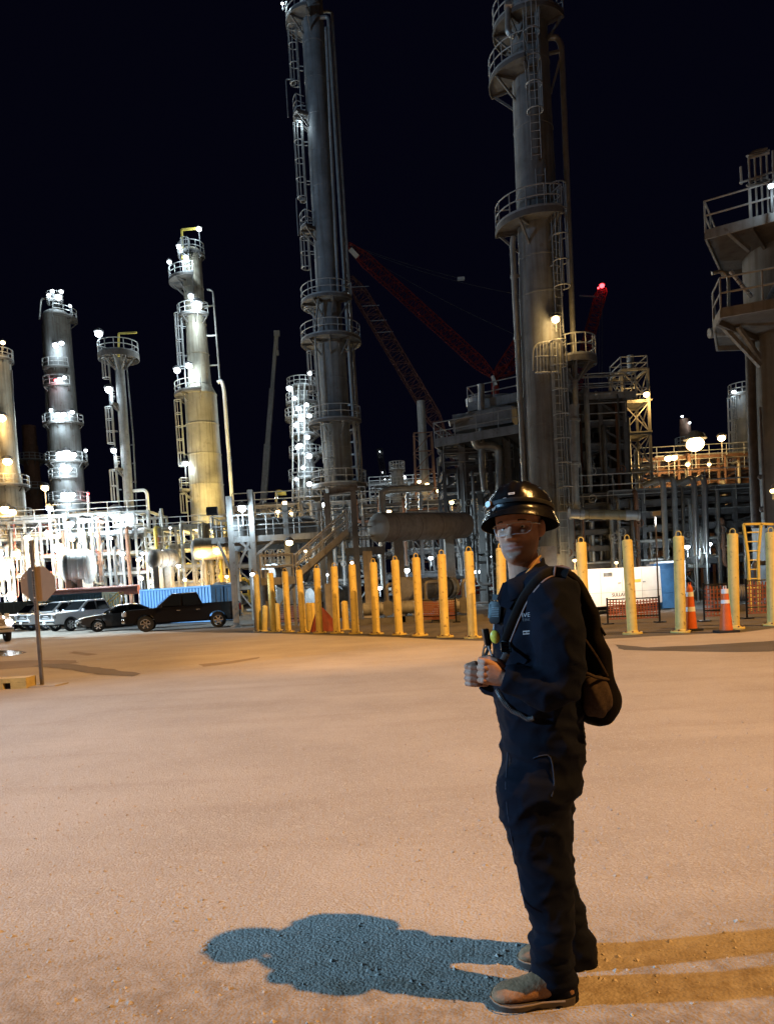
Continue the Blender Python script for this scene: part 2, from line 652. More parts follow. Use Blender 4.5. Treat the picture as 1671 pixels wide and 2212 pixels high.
# loose stones in the foreground: nobody could count them
rs = random.Random(5)
st = MB()
for i in range(7500):
    t = rs.random()
    y = 1.75 + 6.0 * t * t
    x = (rs.random() * 2 - 1) * (0.62 * y + 0.2)
    dens = noise.noise(Vector((x * 1.3, y * 1.6, 3))) + (0.35 if y < 2.25 else -0.05)
    if dens < rs.random() * 0.7 - 0.35:
        continue
    r = rs.choice((.003, .004, .004, .005, .006, .007, .009)) * (1 + .5 * rs.random())
    if rs.random() < .006:
        r = .014
    vs = []
    for a in ((1, 0, 0), (-1, 0, 0), (0, 1, 0), (0, -1, 0), (0, 0, .75), (.5, .5, .5), (-.5, .4, .6)):
        j = [c * r * (0.7 + .6 * rs.random()) for c in a]
        vs.append((x + j[0], y + j[1], 0.004 + max(0, j[2])))
    ca, sa = math.cos(i), math.sin(i)
    vs = [(x + (q[0] - x) * ca - (q[1] - y) * sa, y + (q[0] - x) * sa + (q[1] - y) * ca, q[2]) for q in vs]
    st.add(vs, [(0, 2, 5), (2, 1, 6), (1, 3, 4), (3, 0, 4), (0, 5, 4), (5, 2, 6), (5, 6, 4), (6, 1, 4)])
M_STONE = mat('loose_stone', (0.40, 0.35, 0.30), 0.9, 0, 0.35, 45)
o = st.build('gravel', M_STONE, ang=10)
tag(o, 'loose pebbles scattered over the sandy lot in the foreground', 'gravel', None, 'stuff')
# ------------------------------------------------------------------ plant helpers
KL = 0.3
def lamp(parent, pos, kind='white', power=700, br=0.28, post=1.6, side=(0, 0), head=True):
    """a lamp bolted to its thing: bracket and hood, with the glowing bulb as a sub-part and its own light"""
    pos = Vector(pos)
    b = MB()
    if post:
        foot = pos + Vector((side[0], side[1], -post))
        b.path(rounded([foot, pos + Vector((side[0], side[1], 0.12)), pos + Vector((0, 0, br + .12))], 0.3, 4), 0.045, 6)
    b.lathe([(br * .25, br * 1.25), (br * .8, br * .95), (br * 1.08, br * .45), (br * 1.02, br * .42)], pos, 12)
    lp = b.build('lamp', M_DARK, parent)
    bb = MB()
    bb.ball(pos, (br * .8, br * .8, br * .66), 14, 9)
    bb.build('bulb', E_WHITE if kind == 'white' else (E_WARM if kind == 'amber' else E_RED), lp)
    if power:
        power *= KL
        c = {'white': WHITE, 'amber': AMBER, 'red': (1, .05, .05)}[kind]
        light('lamp_light', 'POINT', pos + Vector((0, -br - .25, -br - .25)), power, c, br * .8, parent=lp)
    return lp


class Tower:
    def __init__(s, name, label, cat, px, py, Y, mt, group=None):
        s.Y = Y
        s.X = P(px, py, Y).x
        s.mt = mt
        s.o = thing(name, label, cat, (s.X, Y, 0), group)

    def z(s, py):
        return ZAT(s.X, s.Y, py)

    def rad(s, wpx):
        return wpx / 2 * s.Y / FP

    def at(s, a, r, z):
        return Vector((s.X + r * math.cos(R(a)), s.Y + r * math.sin(R(a)), z))

    def shell(s, prof, dome=True, seam=1.9, name='shell', n=36, mt=None, seamh=0.02):
        """prof: (row, width in px) from top to bottom"""
        pr = [(s.rad(w), s.z(py)) for py, w in prof][::-1]
        out = []
        for i in range(len(pr) - 1):
            (r0, z0), (r1, z1) = pr[i], pr[i + 1]
            k = max(1, int(abs(z1 - z0) / seam)) if seam and z1 - z0 > 0.2 else 1
            for j in range(k):
                t = j / k
                r, z = r0 + (r1 - r0) * t, z0 + (z1 - z0) * t
                out.append((r, z))
                if seam and z1 - z0 > 0.5:
                    t2 = (j + 1) / k
                    r2, z2 = r0 + (r1 - r0) * t2, z0 + (z1 - z0) * t2
                    out += [(r2, z2 - .12), (r2 + seamh, z2 - .11), (r2 + seamh, z2 - .02), (r2, z2 - .01)]
        out.append(pr[-1])
        if dome:
            r, z = pr[-1]
            for j in range(1, 7):
                t = math.pi / 2 * j / 6
                out.append((max(.01, r * math.cos(t)), z + r * .5 * math.sin(t)))
        b = MB()
        b.lathe(out, (s.X, s.Y, 0), n)
        return b.build(name, mt or s.mt, s.o)

    def platform(s, py, wout, a0, a1, win, rail=True, mt=None, step=24, z=None, deep=0.22, rr=0.035, brk=True):
        z = s.z(py) if z is None else z
        ro, ri = s.rad(wout), s.rad(win)
        n = max(3, int((a1 - a0) / 10))
        full = a1 - a0 >= 359
        b = MB()
        b.lathe([(ri, z), (ro, z), (ro, z - deep), (ro - .05, z - deep), (ro - .05, z - .07), (ri, z - .07)], (s.X, s.Y, 0), n, a0, a1)
        if not full:
            for a in (a0, a1):
                b.beam(s.at(a, ri, z - deep / 2), s.at(a, ro - .02, z - deep / 2), .05, deep * .98)
        if brk:
            k = max(2, int((a1 - a0) / 45))
            for i in range(k + (0 if full else 1)):
                a = a0 + (a1 - a0) * i / k
                a = min(max(a, a0 + 2), a1 - 2) if not full else a
                b.beam(s.at(a, ri - .02, z - .16), s.at(a, ro - .08, z - .16), .09, .16)
                b.beam(s.at(a, ri - .02, z - (ro - ri) * .85 - .2), s.at(a, ri + (ro - ri) * .8, z - .25), .09, .11)
        p = b.build('platform', mt or M_DECK, s.o)
        if rail:
            q = MB()
            rr_ = ro - .06
            for h in (1.1, .58):
                pts = [s.at(a0 + (a1 - a0) * i / n, rr_, z + h) for i in range(n + (0 if full else 1))]
                if not full:
                    pts = [s.at(a0, ri + .3, z + h)] + pts + [s.at(a1, ri + .3, z + h)]
                q.path(pts, rr, 6, closed=full)
            k = max(2, int((a1 - a0) / step))
            for i in range(k + (0 if full else 1)):
                a = a0 + (a1 - a0) * i / k
                q.tube(s.at(a, rr_, z - .05), s.at(a, rr_, z + 1.1), rr, 6)
            q.lathe([(rr_ + .02, z), (rr_ + .02, z + .12), (rr_ + .035, z + .12), (rr_ + .035, z)], (s.X, s.Y, 0), n, a0, a1)
            q.build('railing', M_RAIL, p)
        return z

    def ladder(s, py0, py1, a, woff, cage=True, rr=0.035, wide=0.24):
        z1, z0 = s.z(py0), s.z(py1)
        c = s.at(a, s.rad(woff), 0)
        rad = Vector((math.cos(R(a)), math.sin(R(a)), 0))
        tan = Vector((-rad.y, rad.x, 0))
        b = MB()
        for sg in (-1, 1):
            b.tube(c + tan * wide * sg + Vector((0, 0, z0)), c + tan * wide * sg + Vector((0, 0, z1)), rr, 5)
        k = int((z1 - z0) / .4)
        for i in range(k):
            z = z0 + .2 + i * .4
            b.tube(c - tan * wide + Vector((0, 0, z)), c + tan * wide + Vector((0, 0, z)), rr * .6, 4, cap=False)
        k = int((z1 - z0) / 3)
        for i in range(k + 1):
            z = z0 + .4 + i * 3
            if z < z1:
                for sg in (-1, 1):
                    b.beam(c + tan * wide * sg + Vector((0, 0, z)), c + tan * wide * sg - rad * .35 + Vector((0, 0, z)), .05, .05)
        lo = b.build('ladder', M_RAIL, s.o)
        if cage:
            q = MB()
            cr = .40
            cc = c + rad * .30
            zz0 = z0 + 2.2
            k = max(1, int((z1 - zz0) / 1.15))
            angs = [-120, -75, -38, 0, 38, 75, 120]
            for i in range(k + 1):
                z = zz0 + (z1 - zz0) * i / k
                q.path([cc + rad * cr * math.cos(R(t)) + tan * cr * math.sin(R(t)) + Vector((0, 0, z)) for t in range(-130, 131, 20)], rr, 5)
            for t in angs:
                d = cc + rad * cr * math.cos(R(t)) + tan * cr * math.sin(R(t))
                q.tube(d + Vector((0, 0, zz0)), d + Vector((0, 0, z1)), rr * .7, 4)
            q.build('ladder_cage', M_RAIL, lo)

    def pipe(s, pts, wpx, mt=None, name='pipe', brackets=0, rad=0.6, dy=0.0, n=10):
        """pts: (px, row) points at depth Y+dy"""
        w = [P(x, y, s.Y + dy) for x, y in pts]
        b = MB()
        r = s.rad(wpx)
        b.path(rounded(w, rad, 5), r, n)
        if brackets:
            a, c = w[-2], w[-1]
            for q in w[:-1]:
                if (q - w[w.index(q) + 1]).length > 8:
                    a, c = q, w[w.index(q) + 1]
            for i in range(brackets):
                q = a.lerp(c, (i + .5) / brackets)
                b.beam(q, Vector((s.X, s.Y, q.z)), .12, .12)
                b.tube(q - Vector((0, 0, .1)), q + Vector((0, 0, .1)), r * 1.25, n)
        return b.build(name, mt or M_PIPE, s.o)

    def lamp(s, px, py, kind='white', power=700, br=.28, post=1.6, dy=-1.0, side=(0, 0)):
        return lamp(s.o, P(px, py, s.Y + dy), kind, power, br, post, side)


def davit(T, pts, wpx, dy=-.6):
    b = MB()
    w = [P(x, y, T.Y + dy) for x, y in pts]
    r = T.rad(wpx)
    for i in range(len(w) - 1):
        b.beam(w[i], w[i + 1], r * 2, r * 2)
    b.build('davit', M_YELB, T.o)


GT = 'tall process towers'
# ---- central tower
T = Tower('process_tower', 'tallest slender grey tower rising out of frame, twin pipes on its right side', 'tower', 690, 306, 60, M_GREY2, GT)
T.shell([(-60, 46), (560, 49), (640, 51), (720, 53), (745, 60), (1330, 64)], seam=2.6)
T.platform(48, 112, 120, 262, 46, z=None)
T.platform(250, 104, 165, 215, 48, step=18)
T.platform(498, 104, 160, 225, 50, step=16)
T.platform(655, 118, 100, 330, 52)
T.platform(738, 128, 0, 360, 55)
T.platform(915, 118, 150, 340, 64)
T.platform(1050, 120, 180, 370, 64)
for a, b_ in ((60, 245), (268, 490), (515, 640), (665, 730), (760, 905)):
    T.ladder(a, b_, 188, 46 + 22, True)
T.ladder(925, 1200, 250, 74, True)
T.pipe([(704, 60), (715, 300), (731, 640)], 7, M_GREY, 'stiffener', dy=-1.4)
T.pipe([(690, 38), (709, 36), (760, 860), (778, 1100)], 8, M_PIPE, brackets=9, dy=-.6)
T.pipe([(694, 26), (717, 24), (768, 840), (790, 1150)], 6, M_PIPE, 'pipe', brackets=0, dy=.4)
T.pipe([(688, 640), (680, 720), (700, 1000)], 5, M_PIPE, 'pipe', dy=-1.5)
for px, py in ((668, 1045), (648, 962)):
    T.lamp(px, py, 'white', 160, .26, 1.2)
T.lamp(610, 8, 'white', 300, .12, .5, dy=-.4)
T.lamp(648, 263, 'white', 130, .07, 0, dy=-.5)
for px, py in ((618, 180), (640, 436)):
    b = MB()
    q = P(px, py, 60)
    b.tube(q - Vector((0, 0, 2.6)), q, .05, 6)
    b.path(rounded([q, q + Vector((0, 0, .3)), q + Vector((.5, 0, .3))], .2), .05, 6)
    b.lathe([(.05, .2), (.2, .12), (.26, -.12), (.2, -.12)], q + Vector((.55, 0, .1)), 10)
    b.build('unlit_lamp', M_GREY, T.o)

# ---- right tower
T2 = Tower('process_tower', 'dark grey tower behind the worker, a long overhead pipe down its right side', 'tower', 1152, 306, 40, M_GREY2, GT)
T2.shell([(-25, 76), (140, 78), (560, 86), (640, 90), (1330, 98)], seam=2.9)
T2.platform(172, 176, 150, 250, 78, step=16)
T2.platform(62, 150, 120, 330, 74, step=20)
T2.platform(490, 178, 170, 292, 84, step=22, deep=.3)
zz = T2.z(778)
T2.ladder(62, 372, 262, 100)
T2.ladder(392, 480, 270, 96, False)
T2.ladder(432, 735, 300, 104)
T2.ladder(760, 1200, 285, 108)
T2.pipe([(1108, 512), (1106, 530), (1133, 1060)], 12, M_PIPE, brackets=4, rad=.4)
T2.pipe([(1172, 82), (1203, 80), (1212, 100), (1240, 800), (1247, 1010)], 12, M_PIPE, brackets=0, rad=.8, dy=-.2)
for py in (110, 405):
    b = MB()
    q = P(1213 + (py - 100) * .04, py, 39.8)
    b.beam(q, (T2.X + .6, 40, q.z), .12, .14)
    if py < 200:
        b.beam(q, (T2.X + 1.0, 40, q.z - 2.0), .1, .1)
    b.build('pipe_bracket', M_GREY, T2.o)
# round platform about the overhead pipe
px0 = P(1240, 778, 39.8)
T2b = Tower('pipe_platform', 'round railed platform about the overhead pipe, right of the dark grey tower', 'platform', 1240, 778, 39.8, M_GREY)
T2b.platform(778, 92, 120, 400, 14, step=26, deep=.3)
T2b.pipe([(1184, 1060), (1184, 760)], 20, M_RUST, 'support_column', dy=.6)
lamp(T2.o, P(1199, 690, 38.4), 'amber', 420, .25, 2.2, (.3, .3))
b = MB()
b.path(rounded([P(1203, 735, 38.7), P(1150, 742, 38.6), P(1150, 800, 38.6)], .5), .05, 6)
for k in range(7):
    q = P(1158 + k * 7, 740, 38.6)
    b.tube(q, P(1160 + k * 7, 808, 38.6), .03, 5)
b.path([P(1155, 770, 38.6), P(1205, 768, 38.6)], .035, 6)
b.path([P(1155, 805, 38.6), P(1205, 803, 38.6)], .05, 6)
b.build('lower_cage', M_RAIL, T2.o)
b = MB()
b.path(rounded([P(1097, -30, 38.6), P(1095, 70, 38.6), P(1110, 80, 38.6)], .4), .14, 8)
b.path([P(1089, 12, 38.6), P(1104, 12, 38.6)], .2, 8)
b.build('vent_valve', M_PIPE, T2.o)

# ---- far right structure: a fat vessel with two square platforms
Yr = 30
Vx = P(1706, 560, Yr)
T3 = Tower('process_tower', 'massive blue grey vessel at the right edge with two angular railed platforms', 'tower', 1706, 560, Yr, M_GREY2, GT)
T3.shell([(498, 186), (1000, 182), (1330, 178)], seam=3.4, dome=False)


def square_deck(Tw, name, corners, z, hgt=1.1, toe=.34, posts=1.25):
    """corners: plan points of a railed deck"""
    b = MB()
    k = len(corners)
    b.add([(x, y, z) for x, y in corners] + [(x, y, z - .1) for x, y in corners],
          [tuple(range(k)), tuple(range(2 * k - 1, k - 1, -1))] + [(i, k + i, k + (i + 1) % k, (i + 1) % k) for i in range(k)])
    cen = sum((Vector(c_) for c_ in corners), Vector((0, 0))) / k
    A_, B_ = Vector(corners[0]), Vector(corners[1])
    C_, D_ = Vector(corners[-1]), Vector(corners[-2])
    nb = max(2, int((B_ - A_).length / 1.4))
    for i in range(1, nb):
        u, v_ = A_.lerp(B_, i / nb), C_.lerp(D_, i / nb)
        b.beam((u.x, u.y, z - .2), (v_.x, v_.y, z - .2), .1, .2)
    p = b.build(name, M_DECK, Tw.o)
    t_ = MB()
    for i in range(k):
        a, c = Vector(corners[i]), Vector(corners[(i + 1) % k])
        t_.beam((a.x, a.y, z - .12), (c.x, c.y, z - .12), .07, toe)
    t_.build('edge_beam', M_GREY, p)
    q = MB()
    for i in range(k):
        a, c = Vector(corners[i]), Vector(corners[(i + 1) % k])
        for h in (hgt, hgt * .52):
            q.tube((a.x, a.y, z + h), (c.x, c.y, z + h), .035, 6)
        m_ = max(1, int((c - a).length / posts))
        for j in range(m_):
            e = a.lerp(c, j / m_)
            q.tube((e.x, e.y, z - .05), (e.x, e.y, z + hgt), .035, 6)
    q.build('railing', M_RAIL, p)
    return p


def plan(px, py, Y):
    q = P(px, py, Y)
    return (q.x, q.y)


z1 = ZAT(P(1525, 500, 28).x, 28, 500)
square_deck(T3, 'platform', [plan(1522, 497, 28), plan(1720, 430, 26.5), plan(1800, 430, 31), plan(1556, 520, 31.5)], z1)
z2 = ZAT(P(1560, 690, 28).x, 28, 697)
square_deck(T3, 'platform', [plan(1540, 705, 28), plan(1556, 686, 26.6), plan(1740, 640, 25.6), plan(1800, 640, 31), plan(1545, 700, 30.5)], z2)
for (a, c) in (((1571, 500), (1616, 540)), ((1560, 705), (1640, 790)), ((1592, 705), (1640, 775)), ((1545, 700), (1600, 720))):
    b = MB()
    b.beam(P(a[0], a[1], 28), P(c[0], c[1], 28.6), .13, .16)
    b.build('knee_brace', M_GREY, T3.o)
b = MB()
for (x0, y0, x1, y1) in ((1613, 337, 1660, 324), (1620, 400, 1660, 388), (1596, 395, 1700, 360), (1598, 360, 1600, 398)):
    b.tube(P(x0, y0, 27.6), P(x1, y1, 27.6), .04, 6)
for k in range(6):
    b.tube(P(1615 + k * 13, 337 - k * 3, 27.6), P(1622 + k * 12, 480 - k * 6, 27.6), .035, 6)
for y in (332, 395):
    b.path([P(1655, y - 12, 28.6), P(1625, y - 5, 28.5), P(1612, y + 5, 28.0), P(1618, y + 9, 27.6), P(1660, y - 2, 27.4)], .045, 6)
b.build('upper_cage', M_RAIL, T3.o)
T3.ladder(330, 490, 250, 60, True)
T3.pipe([(1618, 735), (1622, 900), (1632, 1140)], 20, M_PIPED, 'downcomer', dy=-.5)
T3.pipe([(1530, 720), (1560, 715), (1600, 722)], 20, M_GREY, 'nozzle', dy=-1)
T3.pipe([(1536, 590), (1560, 585), (1572, 600), (1573, 690)], 7, M_PIPE, 'pipe', dy=-1.2)
b = MB()
for (x0, y0, x1, y1) in ((1576, 585, 1623, 643), (1680, 598, 1655, 650)):
    a, c = P(x0, y0, 27.4), P(x1, y1, 27.4)
    for i in range(6):
        b.tube(a.lerp(c, i / 6), a.lerp(c, (i + .88) / 6), .075, 8)
b.build('jacketed_leg', M_ALU, T3.o)
b = MB()
for (x, y, r) in ((1640, 1030, .1), (1645, 1100, .12)):
    b.ball(P(x, y, 28.2), r, 8, 6)
b.tube(P(1640, 880, 28), P(1652, 1140, 28), .05, 6)
b.build('conduit', M_DARK, T3.o)
lamp(T3.o, P(1664, 402, 26.6), 'white', 90, .12, .9)
lamp(T3.o, P(1668, 1060, 26.0), 'amber', 60, .12, .3)

# ---- yellow-lit tower
T4 = Tower('process_tower', 'stepped tower whose wide lower half glows yellow in floodlight', 'tower', 430, 800, 80, M_TAN, GT)
T4.shell([(545, 40), (700, 42), (830, 48), (852, 67), (1175, 74)], seam=2.9, seamh=.05)
T4.platform(608, 100, 140, 285, 42, step=22, rr=.045)
T4.platform(552, 56, 100, 380, 38, rr=.045)
T4.platform(685, 74, 140, 330, 42, rr=.045)
T4.platform(852, 108, 130, 285, 50, rr=.045)
T4.platform(1056, 112, 175, 215, 68, rr=.045, step=14)
T4.ladder(530, 600, 262, 52, True, .05)
T4.ladder(680, 840, 200, 58, True, .05)
T4.ladder(865, 1050, 195, 82, True, .05)
T4.ladder(1065, 1150, 195, 84, True, .05)
T4.pipe([(470, 826), (479, 822), (484, 840), (509, 1180)], 8, M_WHITE, 'riser_pipe', dy=-.5)
T4.pipe([(448, 626), (460, 628), (475, 820)], 4, M_PIPE, 'pipe', brackets=3)
davit(T4, [(396, 560), (393, 496), (430, 493)], 4)
T4.lamp(430, 495, 'white', 500, .32, 2.0, dy=-.7)
T4.lamp(387, 533, 'white', 420, .3, 2.6, dy=-1)
T4.lamp(366, 566, 'white', 260, .26, 1.2, dy=-1)
T4.lamp(402, 556, 'white', 1600, .3, 0, dy=-2.2)
T4.lamp(413, 640, 'white', 900, .34, 1, dy=-2.2)
T4.lamp(426, 660, 'white', 2600, .62, 1, dy=-2.4)
T4.lamp(383, 800, 'white', 900, .42, 2.2, dy=-1)
T4.lamp(408, 790, 'white', 2200, .4, 1, dy=-2.2)
T4.lamp(401, 1001, 'white', 700, .36, 2.2, dy=-1)
light('yellow_uplight', 'SPOT', P(448, 1178, 71), 30000, (1, .74, .26), .4, P(446, 980, 80), 62, .8, parent=T4.o)
light('yellow_uplight', 'POINT', P(465, 1150, 74.5), 5000, (1, .76, .3), .5, parent=T4.o)

# ---- tower with strings of white lamps
T5 = Tower('process_tower', 'floodlit tower on the left banded by five levels of bright white lamps', 'tower', 138, 900, 95, M_GREY2, GT)
T5.shell([(684, 55), (905, 57), (910, 62), (1200, 66)], seam=4.6)
T5.platform(690, 84, 285, 400, 55, rr=.05)
T5.platform(652, 34, 0, 360, 4, rr=.05, brk=False)
for py, w, a0, a1 in ((800, 74, 225, 320), (838, 76, 225, 320), (918, 84, 180, 360), (1000, 86, 190, 390), (1035, 78, 215, 320), (1085, 86, 190, 350)):
    T5.platform(py, w, a0, a1, 57, rr=.05)
T5.pipe([(86, 690), (90, 645), (104, 645), (106, 660)], 4, M_PIPE, 'vent_pipe', rad=.6)
T5.pipe([(95, 700), (110, 1000), (122, 1180)], 9, M_PIPED, 'downcomer', dy=.5)
T5.pipe([(191, 1070), (195, 1150)], 6, M_WHITE, 'standpipe', dy=-1)
T5.lamp(191, 1066, 'red', 60, .2, .3, dy=-1)
for px, py, e, br, po, dy in ((114, 629, 500, .32, 1.6, -1), (133, 630, 500, .36, 1.6, -1), (106, 638, 300, .3, 1.2, -1), (127, 642, 900, .55, 1, -1.6), (152, 661, 300, .26, 1.3, -1),
                              (121, 746, 1500, .5, .6, -2.3), (134, 741, 800, .4, .6, -2.3), (130, 820, 900, .42, .6, -2.3), (140, 815, 500, .3, .6, -2.3),
                              (112, 886, 500, .36, 1.2, -1.4), (126, 896, 1900, .5, 1, -2.4), (139, 895, 1500, .45, 1, -2.4), (157, 890, 500, .36, 1, -1.4),
                              (130, 981, 1800, .55, .6, -2.5), (145, 979, 2600, .7, .6, -2.5), (160, 982, 1500, .5, .6, -2.4), (186, 973, 350, .3, 1.2, -1),
                              (138, 1012, 2000, .6, .6, -2.5), (150, 1012, 1200, .45, .6, -2.5), (140, 1069, 2400, .62, .6, -2.5), (156, 1069, 2400, .62, .6, -2.5)):
    T5.lamp(px, py, 'white', e * .5, br * .85, po, dy=dy)
T5.lamp(121, 821, 'red', 120, .25, .3, dy=-2.3)

# ---- slim column
T6 = Tower('process_tower', 'thin pale column with one wide round platform on its top, between two floodlit towers', 'tower', 269, 940, 75, M_GREY, GT)
T6.shell([(762, 19), (1150, 21)], seam=0, dome=False)
T6.platform(766, 84, 0, 360, 17, rr=.045, step=26, deep=.55)
T6.platform(872, 46, 165, 235, 20, rr=.045, step=16)
T6.platform(1012, 50, 165, 240, 20, rr=.045, step=16)
T6.platform(1136, 74, 90, 360, 20, rr=.045)
T6.ladder(775, 865, 195, 40, True, .05)
T6.ladder(880, 1005, 195, 40, True, .05)
T6.ladder(1015, 1130, 195, 40, True, .05)
T6.pipe([(272, 768), (288, 940), (298, 1140)], 3, M_PIPED, 'conduit', brackets=5)
T6.pipe([(288, 1060), (313, 1058), (318, 1066), (323, 1138), (300, 1144)], 7, M_WHITE, 'pipe_loop', rad=.5)
davit(T6, [(257, 770), (257, 720), (296, 718)], 3.4)
for px, py, e, br, po, dy in ((214, 721, 700, .46, 2.4, -.4), (236, 842, 800, .46, 2.2, -.4), (246, 973, 500, .34, 2.0, -.6), (252, 1111, 2600, .8, .8, -1.2), (266, 1116, 1800, .62, .8, -1.4), (281, 1114, 1800, .62, .8, -1.2)):
    T6.lamp(px, py, 'white', e, br, po, dy=dy)

# ---- left edge tower, amber lit
T7 = Tower('process_tower', 'amber lit tower cut off by the left edge of the photo', 'tower', 0, 800, 85, M_TAN, GT)
T7.shell([(775, 46), (1000, 48), (1040, 54), (1060, 62), (1200, 66)], seam=3.2)
T7.platform(778, 58, 0, 360, 44, rr=.05)
T7.platform(1050, 84, 180, 390, 60, rr=.05)
T7.platform(1120, 84, 180, 390, 62, rr=.05)
T7.pipe([(26, 800), (33, 950), (45, 1110)], 4, M_PIPED, 'pipe', brackets=4)
for px, py, e, br in ((7, 740, 260, .3), (4, 903, 1500, .6), (17, 997, 1600, .6), (12, 1101, 1800, .66), (28, 1106, 900, .5)):
    T7.lamp(px, py, 'amber', e, br, .8, dy=-2)

# ---- far stack and others
T8 = Tower('flue_stack', 'dim brown stack standing far off between the two left towers', 'stack', 66, 960, 130, M_RUST)
T8.shell([(920, 28), (962, 28), (963, 31), (1220, 36)], seam=0, dome=False, mt=M_RUST)
T8.platform(995, 54, 0, 360, 30, rr=.06)
T8.platform(1058, 60, 0, 360, 32, rr=.06)
T9 = Tower('flue_stack', 'pale stack inside a steel derrick, beyond the slanting crane boom', 'stack', 910, 900, 100, M_GREY)
T9.shell([(866, 17), (1180, 22)], seam=3, dome=False)
b = MB()
for sx in (-1, 1):
    for sy in (-1, 1):
        c0 = Vector((T9.X + sx * 1.15, T9.Y + sy * 1.15, T9.z(938)))
        c1 = Vector((T9.X + sx * 1.6, T9.Y + sy * 1.6, 0))
        b.beam(c0, c1, .16, .16)
for i in range(9):
    z0, z1_ = T9.z(938) * i / 9, T9.z(938) * (i + 1) / 9
    h = 1.6 - .45 * i / 9
    for (ax, ay, bx, by) in ((-1, -1, 1, -1), (1, -1, 1, 1), (1, 1, -1, 1), (-1, 1, -1, -1)):
        b.beam((T9.X + ax * h, T9.Y + ay * h, z1_), (T9.X + bx * h, T9.Y + by * h, z1_), .12, .12)
        b.beam((T9.X + ax * h, T9.Y + ay * h, z0), (T9.X + bx * h, T9.Y + by * h, z1_), .09, .09)
b.build('derrick', M_RUST, T9.o)
lamp(T9.o, P(905, 1040, 97), 'amber', 500, .3, .5)
lamp(T9.o, P(922, 1046, 97), 'amber', 500, .3, .5)
for k, (px, py, w) in enumerate(((344, 1118, 7), (354, 1117, 7))):
    t = Tower('flue_stack', 'tiny distant stack on the horizon, %s of two' % ('left' if k == 0 else 'right'), 'stack', px, py, 220, M_RUST, 'pair of tiny distant stacks')
    t.shell([(py, w), (1230, w + 2)], seam=0, dome=False, n=12)
T10 = Tower('flue_stack', 'squat dark stack with lamps behind the amber floodlight on the right', 'stack', 1478, 905, 110, M_RUST)
T10.shell([(905, 22), (960, 24), (962, 32), (1130, 34)], seam=0, dome=False)
T10.platform(962, 44, 0, 360, 24, rr=.06)
lamp(T10.o, P(1472, 899, 109), 'white', 120, .2, .5)
lamp(T10.o, P(1488, 913, 109), 'white', 120, .2, .5)
T11 = Tower('process_tower', 'small shaded tower seen just left of the massive vessel on the right', 'tower', 1606, 900, 80, M_GREY2, GT)
T11.shell([(852, 46), (1010, 48), (1200, 50)], seam=2)
T11.platform(853, 62, 0, 360, 44, rr=.05)
T11.ladder(860, 1100, 200, 56, True, .05)
T11.lamp(1583, 846, 'white', 150, .22, .8)

# ---- lamp-hung column cluster behind the central tower
T12 = Tower('process_tower', 'cluttered column hung with white lamps, half hidden behind the tallest tower', 'tower', 655, 900, 92, M_GREY2, GT)
T12.shell([(830, 30), (1000, 36), (1060, 52), (1200, 56)], seam=2)
for i, py in enumerate((838, 872, 905, 940, 985, 1035, 1075)):
    T12.platform(py, 62 + (i % 3) * 8, 150, 390, 30, rr=.05)
    for k in range(3):
        a = 190 + k * 50 + i * 13
        T12.pipe([(632 + k * 13, py - 8), (632 + k * 13, py + 34)], 3.5, M_PIPE, 'pipe', dy=-2.2)
for px, py, e, br in ((669, 806, 600, .34), (625, 839, 700, .4), (636, 860, 500, .3), (644, 882, 900, .36), (662, 874, 700, .3), (650, 905, 900, .4), (668, 898, 700, .36), (640, 918, 700, .36), (664, 944, 700, .34), (643, 966, 700, .34), (668, 985, 800, .42), (655, 1010, 500, .3), (640, 1035, 400, .26)):
    T12.lamp(px, py, 'white', e * .75, br, .8, dy=-2.6)
for px, py in ((597, 1075), (611, 1090), (628, 1106), (648, 1093)):
    T12.lamp(px, py, 'amber' if px > 600 else 'white', 260, .22, .6, dy=-4)
# ------------------------------------------------------------------ cranes
def lattice(b, p0, p1, w, bays, rc=.09, rl=.05, taper=.35):
    """square lattice boom between two points, tapering at both ends"""
    p0, p1 = Vector(p0), Vector(p1)
    x = (p1 - p0).normalized()
    y = Vector((0, 1, 0))
    y = (y - x * y.dot(x)).normalized()
    z = x.cross(y)
    rows = []
    for i in range(bays + 1):
        t = i / bays
        s_ = min(1, taper + t * 6, taper + (1 - t) * 6)
        c = p0.lerp(p1, t)
        rows.append([c + (y * a + z * d) * (w / 2 * s_) for a, d in ((-1, -1), (1, -1), (1, 1), (-1, 1))])
    for k in range(4):
        b.path([r[k] for r in rows], rc, 5)
    for i in range(bays):
        for k in range(4):
            k2 = (k + 1) % 4
            a, c = (rows[i][k], rows[i + 1][k2]) if i % 2 else (rows[i][k2], rows[i + 1][k])
            b.tube(a, c, rl, 4, cap=False)
            b.tube(rows[i][k], rows[i][k2], rl, 4, cap=False)


Yc = 130
cr = thing('crane', 'red lattice boom crane reaching from the tallest tower to the deck on the right', 'crane', (P(1065, 850, Yc).x, Yc, 0))
b = MB()
lattice(b, P(752, 528, Yc), P(1068, 815, Yc), 1.8, 34, .085, .045)
bm_ = b.build('boom', M_CRANE, cr)
b = MB()
lattice(b, P(1068, 815, Yc), P(1150, 690, Yc + 2), 1.6, 10, .11, .06)
lattice(b, P(1068, 812, Yc), P(1160, 770, Yc + 4), 1.6, 8, .1, .06)
b.build('mast', M_CRANE, cr)
b = MB()
for x0, y0, x1, y1, sag in ((755, 530, 1140, 640, 12), (757, 533, 1110, 722, 8), (755, 528, 1000, 603, 4)):
    b.path([P(x0 + (x1 - x0) * i / 12, y0 + (y1 - y0) * i / 12 - sag * math.sin(math.pi * i / 12) * -1, Yc) for i in range(13)], .045, 4)
b.build('pendant_cable', M_DARK, cr)
b = MB()
